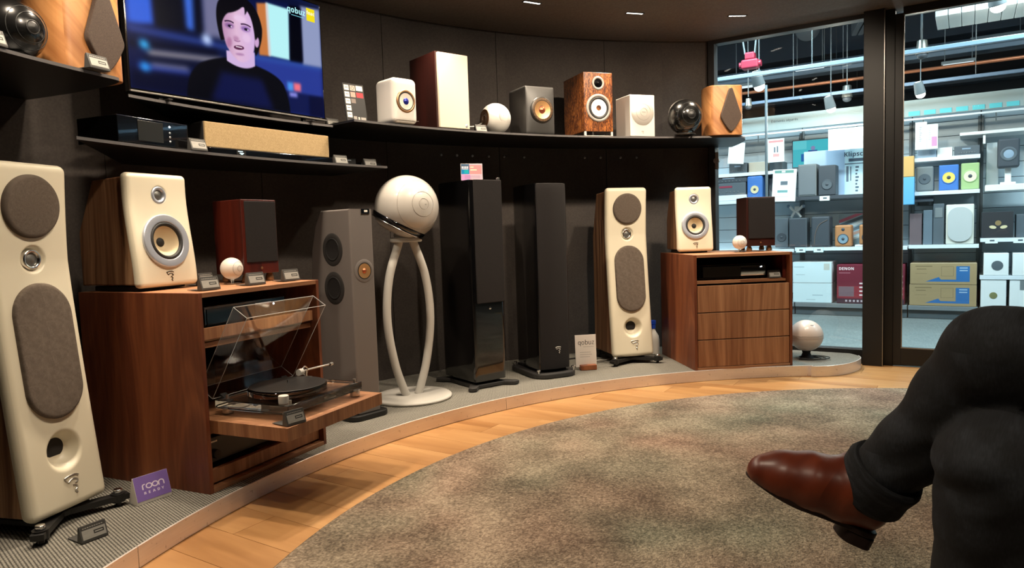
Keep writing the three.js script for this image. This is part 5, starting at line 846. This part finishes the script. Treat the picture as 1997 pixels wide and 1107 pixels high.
goods('carton', 'black box with gold figure on the right middle shelf', 'box', [1.77, 2.02, .801, 1.05], .2, K.dark, 2.69, (t, w, h) => print(t, w - .004, h - .004, h / 2, .0015, (g, W, H) => { fill(g, '#2c2c30', 0, 0, W, H); g.fillStyle = '#d8c9a0'; g.beginPath(); g.ellipse(90, 150, 30, 16, .2, 0, 7); g.ellipse(180, 150, 30, 16, -.2, 0, 7); g.fill(); g.fillStyle = '#8c744c'; g.beginPath(); g.arc(134, 110, 26, 0, 7); g.fill(); }));
goods('carton', 'dark box next to the one with the gold figure', 'box', [2.04, 2.3, .801, 1.02], .2, K.mid, 2.72);
goods('carton', 'white box with round window on the right lower shelf', 'box', [1.79, 1.99, .441, .655], .25, K.white, 2.69, (t, w, h) => mesh('window', turned([[0, .002], [.045, .002], [.047, 0]], .01, h * .44, .001, 28), K.mid, t));
goods('carton', 'plain white box right of the one with round window', 'box', [2.02, 2.24, .441, .655], .25, K.white, 2.69);
goods('carton', 'white carton with olive dot on the floor shelf', 'box', [1.77, 1.975, .132, .405], .3, K.white, 2.69, (t, w, h) => mesh('dot', turned([[0, .002], [.03, .002], [.032, 0]], .0, h * .42, .001, 24), plain(.2, .2, .08), t));
goods('carton', 'white carton with grey panel on the floor shelf', 'box', [2.0, 2.26, .132, .405], .3, K.white, 2.69, (t, w, h) => mesh('panel', box(.16, .09, .002, .03, h * .8, .001), K.grey, t));
for (const [s, y, l] of [[1.85, .775, 'white price label under the box with gold figure'], [2.07, .775, 'white price label under the dark neighbour box'], [.13, .706, 'blue price label under the plain grille speaker'], [.31, .706, 'pale price label under the arched stripe speaker'], [.37, 1.256, 'pale price label under the light grey speaker']]) { const t = shopThing('shelf_label', l, 'label', s, y, 2.661); mesh('card', rbox(.1, .05, .004, 0, 0, .002, .001), y < 1 && s < 1 ? K.cyan : K.white, t); print(t, .096, .046, 0, .0045, (g, w, h) => { fill(g, '#e6eef0', 0, 0, w, h); fill(g, '#505a62', 90, 36, 100, 40); }); }
{ const t = shopThing('steel_pole', 'thin steel pole standing between glass and shelving', 'pole', .02, 0, 1.6); mesh('tube', cyl(.013, .013, 2.32, 0, 1.165, 0, 'y', 16), plain(.3, .36, .4, .35, .7), t); mesh('foot', cyl(.05, .05, .008, 0, .004, 0, 'y', 24), K.grey, t); }
// ---------------------------------------------------------------- shop ceiling: rails, ducts, lamps
{
  const t = shopThing('lighting_track', 'near pale blue lighting track under the shop ceiling', 'track', 1.5, 2.36, 1.2); mesh('rail', rbox(8, .035, .035, 0, 0, 0, .004), plain(.3, .42, .55), t); for (const x of [-3, -1, 1, 3]) mesh('hanger', box(.006, 1.36, .006, x, .69, 0), K.grey, t);
  const t2 = shopThing('lighting_track', 'far blue lighting track above the sign', 'track', 1.5, 2.31, 2.45); mesh('rail', rbox(8, .03, .03, 0, 0, 0, .004), plain(.16, .24, .36), t2); for (const x of [-3, -1.4, .2, 1.8, 3]) mesh('hanger', box(.006, 1.4, .006, x, .71, 0), K.grey, t2);
  const p = shopThing('pipe', 'long orange copper pipe below the shop ceiling', 'pipe', 1.5, 2.525, 3.0); mesh('tube', cyl(.018, .018, 9, 0, 0, 0, 'x', 16), K.copper, p); for (const x of [-3, -1, .9, 2.8]) mesh('hanger', box(.006, 1.2, .006, x, .6, 0), K.grey, p);
  const d = shopThing('air_duct', 'wide grey ribbed air duct slanting across the shop ceiling', 'duct', .98, 2.95, 1.9); for (let k = 0; k < 6; k++) mesh('fold', rbox(.05, .16, 1.4, -.15 + k * .06, 0, 0, .012), K.duct, d); d.rotation.y = GYAW + .25; mesh('hanger', join([box(.006, .75, .006, -.1, .4, .5), box(.006, .75, .006, -.1, .4, -.5)]), K.grey, d);
  const d2 = shopThing('air_duct', 'round dark duct beside the ribbed duct', 'duct', .38, 3.0, 1.9); mesh('tube', cyl(.12, .12, 1.2, 0, 0, 0, 'z', 28), K.duct, d2); d2.rotation.y = GYAW + .25; mesh('hanger', join([box(.006, .65, .006, 0, .43, .4), box(.006, .65, .006, 0, .43, -.4)]), K.grey, d2);
  const h = shopThing('hoist', 'red motor hoist with chains under the shop ceiling', 'hoist', -.1, 2.52, 1.5); mesh('body', join([rbox(.16, .09, .1, 0, 0, 0, .02), rbox(.09, .07, .09, .0, .075, 0, .015), cyl(.03, .03, .2, 0, 0, 0, 'x', 20)]), plain(.4, .03, .06, .4), h); mesh('chain', join([tube([[-.05, .1, 0], [-.07, .3, .01], [-.03, .6, 0], [-.03, 1.18, 0]], .008, 24, 6), tube([[.04, .1, 0], [.06, .35, 0], [.03, .7, 0], [.03, 1.18, 0]], .008, 24, 6)]), K.grey, h);
  const pn = shopThing('ceiling_panel', 'white ribbed ceiling panel at the top right behind the door', 'panel', 1.95, 2.7, 1.8); for (let k = 0; k < 12; k++) mesh('rib', rbox(.09, .06, .5, -.5 + k * .094, .02, 0, .004), plain(.55, .62, .64), pn); mesh('hanger', join([box(.006, .96, .006, -.4, .53, 0), box(.006, .96, .006, .5, .53, 0)]), K.grey, pn);
}
[[3.7, 2.78, .05], [4.6, 3.02, .12], [5.6, 3.2, .07], [6.6, 2.95, .1]].forEach(([n, y, w], i) => { const t = shopThing('cable_tray', ['nearest', 'second nearest', 'third nearest', 'farthest'][i] + ' grey cable tray crossing the far shop ceiling', 'cable tray', 2, y, n); mesh('tray', rbox(11, w, .22, 0, 0, 0, .01), K.beam, t); for (const x of [-4, -1.8, .3, 2.4, 4.4]) mesh('hanger', box(.008, 3.69 - y - w / 2, .008, x, (3.69 - y + w / 2) / 2, 0), K.grey, t); });
[[-.6, 2.66, 3.3, .3], [.1, 2.78, 3.35, .34], [1.55, 2.6, 3.3, .3], [1.9, 2.95, 4.0, .5]].forEach(([s, y, n, w], i) => { const t = shopThing('tube_light', ['left', 'middle', 'right', 'upper right'][i] + ' slim white tube light under the shop ceiling', 'ceiling light', s, y, n); mesh('housing', rbox(w, .035, .1, 0, .012, 0, .006), K.grey, t); mesh('tube', rbox(w - .03, .022, .06, 0, -.012, .02, .008), std({ color: 0x000000, emissive: lin(.8, .92, 1), emissiveIntensity: 1.1 }), t); mesh('hanger', join([box(.006, 3.7 - y - .03, .006, -w * .4, (3.7 - y) / 2 + .015, 0), box(.006, 3.7 - y - .03, .006, w * .4, (3.7 - y) / 2 + .015, 0)]), K.grey, t); });
const bulb = std({ color: 0x000000, emissive: lin(1, .96, .82), emissiveIntensity: 9 });
function shopLamp(label, s, y, n, r, lit, tilt) {
  const t = shopThing('pendant_spot', label, 'lamp', s, y, n); mesh('rod', box(.008, 3.68 - y - .1, .008, 0, (3.68 - y - .1) / 2 + .1, 0), K.grey, t);
  const hd = new THREE.Group(); hd.name = 'head'; hd.rotation.x = tilt; hd.rotation.z = tilt * .5; t.add(hd);
  mesh('housing', lathe([[r * .55, r * 2.4], [r * .8, r * 2.3], [r, r * .2], [r, 0], [r * .94, 0], [r * .9, r * .4]], 0, 0, 0, 28), lit ? K.grey : plain(.3, .3, .28, .3, .7), hd); mesh('bulb', new THREE.SphereGeometry(r * .86, 24, 16).scale(1, .8, 1).translate(0, -r * .25, 0), lit ? bulb : K.dark, hd);
  if (lit) { const L = new THREE.PointLight(new THREE.Color(1, .93, .8), 1.2); L.position.set(0, -r * .75, 0); L.name = 'lamp_light'; L.castShadow = true; hd.add(L); }
}
shopLamp('lit spot lamp hanging just under the red hoist', -.08, 2.36, 1.75, .06, true, .35);
shopLamp('lit spot lamp hanging in front of the category sign', .5, 2.13, 2.2, .05, true, .35);
shopLamp('lit spot lamp behind the door glass near the post', 1.28, 2.14, 2.0, .045, true, .35);
shopLamp('bright spot lamp at the top right behind the door', 1.83, 2.62, 1.2, .06, true, .35);
shopLamp('unlit silver drum lamp behind the door glass', 1.3, 2.45, 1.8, .05, false, 0);
shopLamp('unlit dark drum lamp left of the sign', -.3, 2.24, 2.2, .035, false, 0);
shopLamp('unlit dark drum lamp above the sign by the post', .6, 2.27, 2.55, .05, false, 0);
// ceiling light panels of the shop (above the part of the ceiling seen from the room)
[[-2.2, .75], [.2, .75], [2.6, .75], [5.0, .75]].forEach(([s, n], i) => {
  const t = shopThing('light_panel', ['left', 'middle', 'right', 'rightmost'][i] + ' cool white light panel of the shop ceiling', 'ceiling light', s, 3.3, n);
  mesh('frame', rbox(1.24, .03, .64, 0, .02, 0, .004), K.white, t); mesh('diffuser', rbox(1.18, .006, .58, 0, .002, 0, .002), std({ color: 0x000000, emissive: COOL, emissiveIntensity: 3 }), t); mesh('hanger', join([box(.006, .36, .006, -.5, .215, 0), box(.006, .36, .006, .5, .215, 0)]), K.grey, t);
  const L = new THREE.RectAreaLight(COOL, STORE_NITS, 1.18, .58); L.position.set(0, -.01, 0); L.rotation.x = -Math.PI / 2; L.name = 'panel_light'; t.add(L);
});
// ---------------------------------------------------------------- person sitting at the right, legs crossed
function sdfMesh(bones, cell, k, pad, cut) {          // bones: [a, b, ra, rb]; tapered capsules joined with a smooth minimum
  const lo = new THREE.Vector3(1e9, 1e9, 1e9), hi = lo.clone().negate();
  for (const [a, b, ra, rb] of bones) for (const [p, r] of [[a, ra], [b, rb]]) for (let i = 0; i < 3; i++) { lo.setComponent(i, Math.min(lo.getComponent(i), p[i] - r - pad)); hi.setComponent(i, Math.max(hi.getComponent(i), p[i] + r + pad)); }
  const c = lo.clone().add(hi).multiplyScalar(.5), half = Math.max(hi.x - lo.x, hi.y - lo.y, hi.z - lo.z) / 2, n = Math.min(150, Math.ceil(2 * half / cell) + 4);
  const mc = new MarchingCubes(n, M.black, false, false, 400000); mc.isolation = 0; const h = n / 2;
  const B = bones.map(([a, b, ra, rb]) => ({ a: new THREE.Vector3(...a), d: new THREE.Vector3(...b).sub(new THREE.Vector3(...a)), ra, rb }));
  const p = new THREE.Vector3(), q = new THREE.Vector3();
  for (let z = 0; z < n; z++) for (let y = 0; y < n; y++) for (let x = 0; x < n; x++) {
    p.set(c.x + (x - h) / h * half, c.y + (y - h) / h * half, c.z + (z - h) / h * half); let d = 1e9;
    for (const b of B) { q.copy(p).sub(b.a); const t = clamp01(q.dot(b.d) / Math.max(b.d.lengthSq(), 1e-9)), e = q.addScaledVector(b.d, -t).length() - (b.ra + (b.rb - b.ra) * t); if (d > 1e8) d = e; else { const m = Math.max(k - Math.abs(d - e), 0) / k; d = Math.min(d, e) - m * m * k * .25; } }
    if (cut) d = cut(p, d);
    mc.field[x + y * n + z * n * n] = -d;
  }
  mc.update(); const pos = new Float32Array(mc.count * 3), nor = new Float32Array(mc.count * 3), uv = new Float32Array(mc.count * 2);
  for (let i = 0; i < mc.count; i++) { for (let j = 0; j < 3; j++) { pos[i * 3 + j] = c.getComponent(j) + mc.positionArray[i * 3 + j] * half; nor[i * 3 + j] = mc.normalArray[i * 3 + j]; } uv[i * 2] = pos[i * 3] + pos[i * 3 + 2]; uv[i * 2 + 1] = pos[i * 3 + 1]; }
  const g = new THREE.BufferGeometry(); g.setAttribute('position', new THREE.BufferAttribute(pos, 3)); g.setAttribute('normal', new THREE.BufferAttribute(nor, 3)); g.setAttribute('uv', new THREE.BufferAttribute(uv, 2)); return g;
}
{
  const P = thing('person', 'seated person in dark jeans and brown leather boots, legs crossed', 'person', [0, 0, 0]);
  const denim = std({ map: dataTex(256, 256, (u, v) => mix3(hex(0x080a0e), hex(0x2c3138), clamp01(noise(u * 128, v * 40, 3, 128, 40) * .45 + smooth(.35, .75, fbm(u * 3, v * 6, 5, 4)) * .55)), { sx: .2, sy: .2 }), roughness: .85, bumpMap: weaveBump, bumpScale: .0004 });
  const skin = std({ color: lin(.5, .3, .22), roughness: .55 }), sweater = std({ color: lin(.02, .022, .03), roughness: .95 }), hair = std({ color: lin(.03, .02, .014), roughness: .7 });
  const leather = phys({ map: dataTex(256, 256, (u, v) => { const n = fbm(u * 5, v * 5, 3, 4); return mix3(hex(0x4a1a0e), hex(0x8e4226), n); }, { sx: .3, sy: .3 }), roughness: .38, clearcoat: .25, clearcoatRoughness: .3 });
  const hipN = [1.3, .55, -.98], hipF = [1.3, .6, -1.14];
  // crossed leg: hip, knee, ankle; standing leg: hip, knee, ankle
  const kneeC = [.762, .785, -1.1], ankC = [.66, .551, -1.247], kneeP = [.733, .622, -1.05], ankP = [.775, .13, -1.1];
  const folds = (p, d) => d + .006 * (fbm(p.x * 5 + p.y * 3, p.y * 22 - p.x * 17 + p.z * 4, 31, 3) - .5) + .004 * Math.sin(p.x * 34 - p.y * 52 + fbm(p.x * 6, p.y * 6, 35, 2) * 9) * smooth(.52, .75, fbm(p.x * 8 + 4, p.y * 8, 33, 2));
  mesh('trousers', sdfMesh([
    [hipF, [1.0, .755, -1.1], .105, .092], [[1.0, .755, -1.1], kneeC, .092, .08], [kneeC, [.731, .711, -1.15], .078, .066], [[.731, .711, -1.15], [.7, .613, -1.21], .066, .06], [[.7, .613, -1.21], ankC, .06, .056],
    [hipN, [1.02, .6, -1.04], .105, .09], [[1.02, .6, -1.04], kneeP, .09, .084], [kneeP, [.742, .4, -1.08], .086, .08], [[.742, .4, -1.08], ankP, .08, .066],
    [[1.36, .6, -.98], [1.36, .6, -1.16], .12, .12], [[1.38, .62, -1.07], [1.4, .74, -1.07], .14, .135]], .008, .018, .03, folds), denim, P);
  mesh('cuff', join([0, 1].map((i) => { const g = lathe([[.05, .02], [.058, -.033], [.064, -.037], [.0685, -.03], [.066, -.004], [.069, .022], [.064, .034], [.054, .03]].map(([r, y]) => [r + .002 * i, y + i * .0]), 0, 0, 0, 40); return g; }).slice(0, 1)), denim, P);
  const cuff = P.children[P.children.length - 1], dir = new THREE.Vector3(...kneeC).sub(new THREE.Vector3(...ankC)).normalize(); cuff.position.set(ankC[0] - dir.x * .018, ankC[1] - dir.y * .018, ankC[2] - dir.z * .018); cuff.quaternion.setFromUnitVectors(new THREE.Vector3(0, 1, 0), dir);
  const seamMat = std({ color: lin(.06, .063, .068), roughness: .9 });
  mesh('seam', join([tube([[.742, .52, -.9985], [.752, .4, -.9985], [.765, .2, -1.02]], .0014, 40, 6), tube([[.75, .52, -.9985], [.76, .4, -.9995], [.773, .2, -1.022]], .0009, 40, 6)]), seamMat, P);
  // boots: local x to the toe, y up the shaft, z across
  const upper = sdfMesh([[[-.096, .045, 0], [-.02, .045, 0], .034, .037], [[-.02, .045, 0], [.08, .04, 0], .038, .04], [[.08, .04, 0], [.14, .032, 0], .04, .033], [[.14, .032, 0], [.184, .027, 0], .033, .0235], [[-.085, .06, 0], [-.075, .13, 0], .036, .038], [[.05, .05, 0], [-.045, .085, 0], .037, .04], [[-.045, .085, 0], [-.07, .13, 0], .04, .038]], .0045, .045, .02, (p, d) => Math.max(d, .008 - p.y, p.y - .145));
  const soleShape = new THREE.Shape(); soleShape.moveTo(-.132, 0); soleShape.bezierCurveTo(-.134, .03, -.1, .037, -.06, .033); soleShape.bezierCurveTo(-.02, .026, .02, .034, .07, .042); soleShape.bezierCurveTo(.12, .046, .17, .034, .2, .012); soleShape.bezierCurveTo(.207, .004, .207, -.004, .2, -.012); soleShape.bezierCurveTo(.17, -.034, .12, -.046, .07, -.042); soleShape.bezierCurveTo(.02, -.034, -.02, -.026, -.06, -.033); soleShape.bezierCurveTo(-.1, -.037, -.134, -.03, -.132, 0); soleShape.isShape = true;
  const sole = slab(soleShape, .011, .002, 0, 20).rotateX(-Math.PI / 2).translate(0, .002, 0); { const p = sole.attributes.position; for (let i = 0; i < p.count; i++) { const x = p.getX(i); p.setY(i, p.getY(i) + (x > .07 ? .45 * (x - .07) ** 2 : 0)); } sole.computeVertexNormals(); }
  const heel = slab(roundRect(.082, .064, .026), .022, .002).rotateX(-Math.PI / 2).translate(-.09, -.02, 0);
  const darkSole = std({ color: lin(.02, .008, .006), roughness: .55, side: THREE.DoubleSide });
  function boot(pos, fwd, up) {
    const b = new THREE.Group(); b.name = 'boot'; P.add(b); const f = new THREE.Vector3(...fwd).normalize(), z = f.clone().cross(new THREE.Vector3(...up)).normalize(), u = z.clone().cross(f);
    b.quaternion.setFromRotationMatrix(new THREE.Matrix4().makeBasis(f, u, z)); b.position.set(...pos);
    mesh('upper', upper, leather, b); mesh('sole', sole, darkSole, b); mesh('heel', heel, darkSole, b);
    mesh('strap', join([torus(.0385, .0045, 0, 0, 0, 40, 8).rotateX(Math.PI / 2 + .15).rotateZ(-.25).scale(1.1, 1, 1).translate(-.06, .098, 0)]), leather, b);
    mesh('buckle', join([rbox(.02, .003, .003, -.052, .106, .046, .001), rbox(.02, .003, .003, -.052, .092, .046, .001), rbox(.003, .017, .003, -.062, .099, .046, .001), rbox(.003, .017, .003, -.042, .099, .046, .001)]), M.darkMetal, b);
    return b;
  }
  boot([.566, .462, -1.29], [-.906, .42, -.1], [.4, .9, .1]).scale.set(.76, 1.06, 1.06);
  boot([.755, .042, -1.1], [-1, 0, -.08], [0, 1, 0]);
  // upper body, outside the picture
  mesh('body', sdfMesh([[[1.45, 1.2, -1.07], [1.46, 1.28, -1.07], .055, .055], [[1.45, 1.36, -1.07], [1.45, 1.43, -1.07], .078, .09], [[1.41, 1.33, -1.07], [1.42, 1.36, -1.07], .055, .07], [[1.352, 1.375, -1.07], [1.362, 1.4, -1.07], .014, .011], [[1.45, 1.385, -.972], [1.455, 1.41, -.972], .016, .02], [[1.45, 1.385, -1.168], [1.455, 1.41, -1.168], .016, .02],
    [[1.45, 1.17, -.9], [1.45, 1.17, -1.24], .03, .03], [[1.45, 1.17, -.9], [1.4, .9, -.83], .04, .036], [[1.4, .9, -.83], [1.17, .78, -.92], .034, .026], [[1.45, 1.17, -1.24], [1.4, .9, -1.31], .04, .036], [[1.4, .9, -1.31], [1.17, .84, -1.2], .034, .026],
    ...[[1.17, .78, -.92, 1], [1.17, .84, -1.2, -1]].flatMap(([x, y, z, s]) => [[[x, y, z], [x - .06, y - .005, z - s * .01], .024, .026], ...[-.024, -.008, .008, .024].map((o, i) => [[x - .07, y, z + o], [x - .125 - (i % 3) * .006, y - .03, z + o * 1.25], .0095, .0075]), [[x - .03, y, z - s * .02], [x - .075, y - .005, z - s * .052], .011, .009]])], .008, .016, .02), skin, P);
  mesh('sweater', sdfMesh([[[1.4, .74, -1.07], [1.43, .95, -1.07], .145, .14], [[1.43, .95, -1.07], [1.45, 1.1, -1.07], .14, .13], [[1.45, 1.13, -.93], [1.45, 1.13, -1.21], .075, .075], [[1.45, 1.15, -.89], [1.4, .9, -.82], .062, .055], [[1.4, .9, -.82], [1.22, .805, -.9], .053, .04], [[1.45, 1.15, -1.25], [1.4, .9, -1.32], .062, .055], [[1.4, .9, -1.32], [1.22, .86, -1.21], .053, .04]], .012, .05, .03), sweater, P);
  mesh('hair', sdfMesh([[[1.47, 1.42, -1.07], [1.475, 1.455, -1.07], .09, .092], [[1.52, 1.36, -1.07], [1.51, 1.42, -1.07], .06, .07]], .007, .03, .02, (p, d) => Math.max(d, 1.405 - p.x + (p.y < 1.44 ? .03 : 0), -(Math.hypot(p.x - 1.45, p.y - 1.4, p.z + 1.07) - .07))), hair, P);
  for (const s of [-1, 1]) mesh('eye', new THREE.SphereGeometry(.011, 16, 12).translate(1.371, 1.405, -1.07 + s * .032), M.whiteSatin, P);
  mesh('mouth', rbox(.006, .006, .042, 1.359, 1.345, -1.07, .003), std({ color: lin(.35, .12, .1), roughness: .5 }), P);
}
{
  const t = thing('armchair', 'black upholstered armchair under the seated person', 'armchair', [1.36, 0, -1.07], -Math.PI / 2);
  mesh('seat', softBlock(.62, .16, .56, .05, 20, 8, 20, (v) => { v.y += .39; v.z += .06; }), M.black, t); mesh('backrest', softBlock(.62, .52, .12, .05, 20, 16, 8, (v) => { v.y += .68; v.z -= .25 + (v.y - .5) * .12; }), M.black, t);
  for (const s of [-1, 1]) mesh('armrest', softBlock(.08, .3, .56, .035, 8, 12, 16, (v) => { v.x += s * .37; v.y += .45; v.z += .02; }), M.black, t);
  for (const x of [-.3, .3]) for (const z of [-.2, .28]) mesh('leg', cyl(.018, .014, .31, x, .1715, z, 'y', 16), M.darkMetal, t);
}
scene.traverse((o) => { if (o.isMesh) { o.castShadow = true; o.receiveShadow = true; } });
renderer.render(scene, camera);
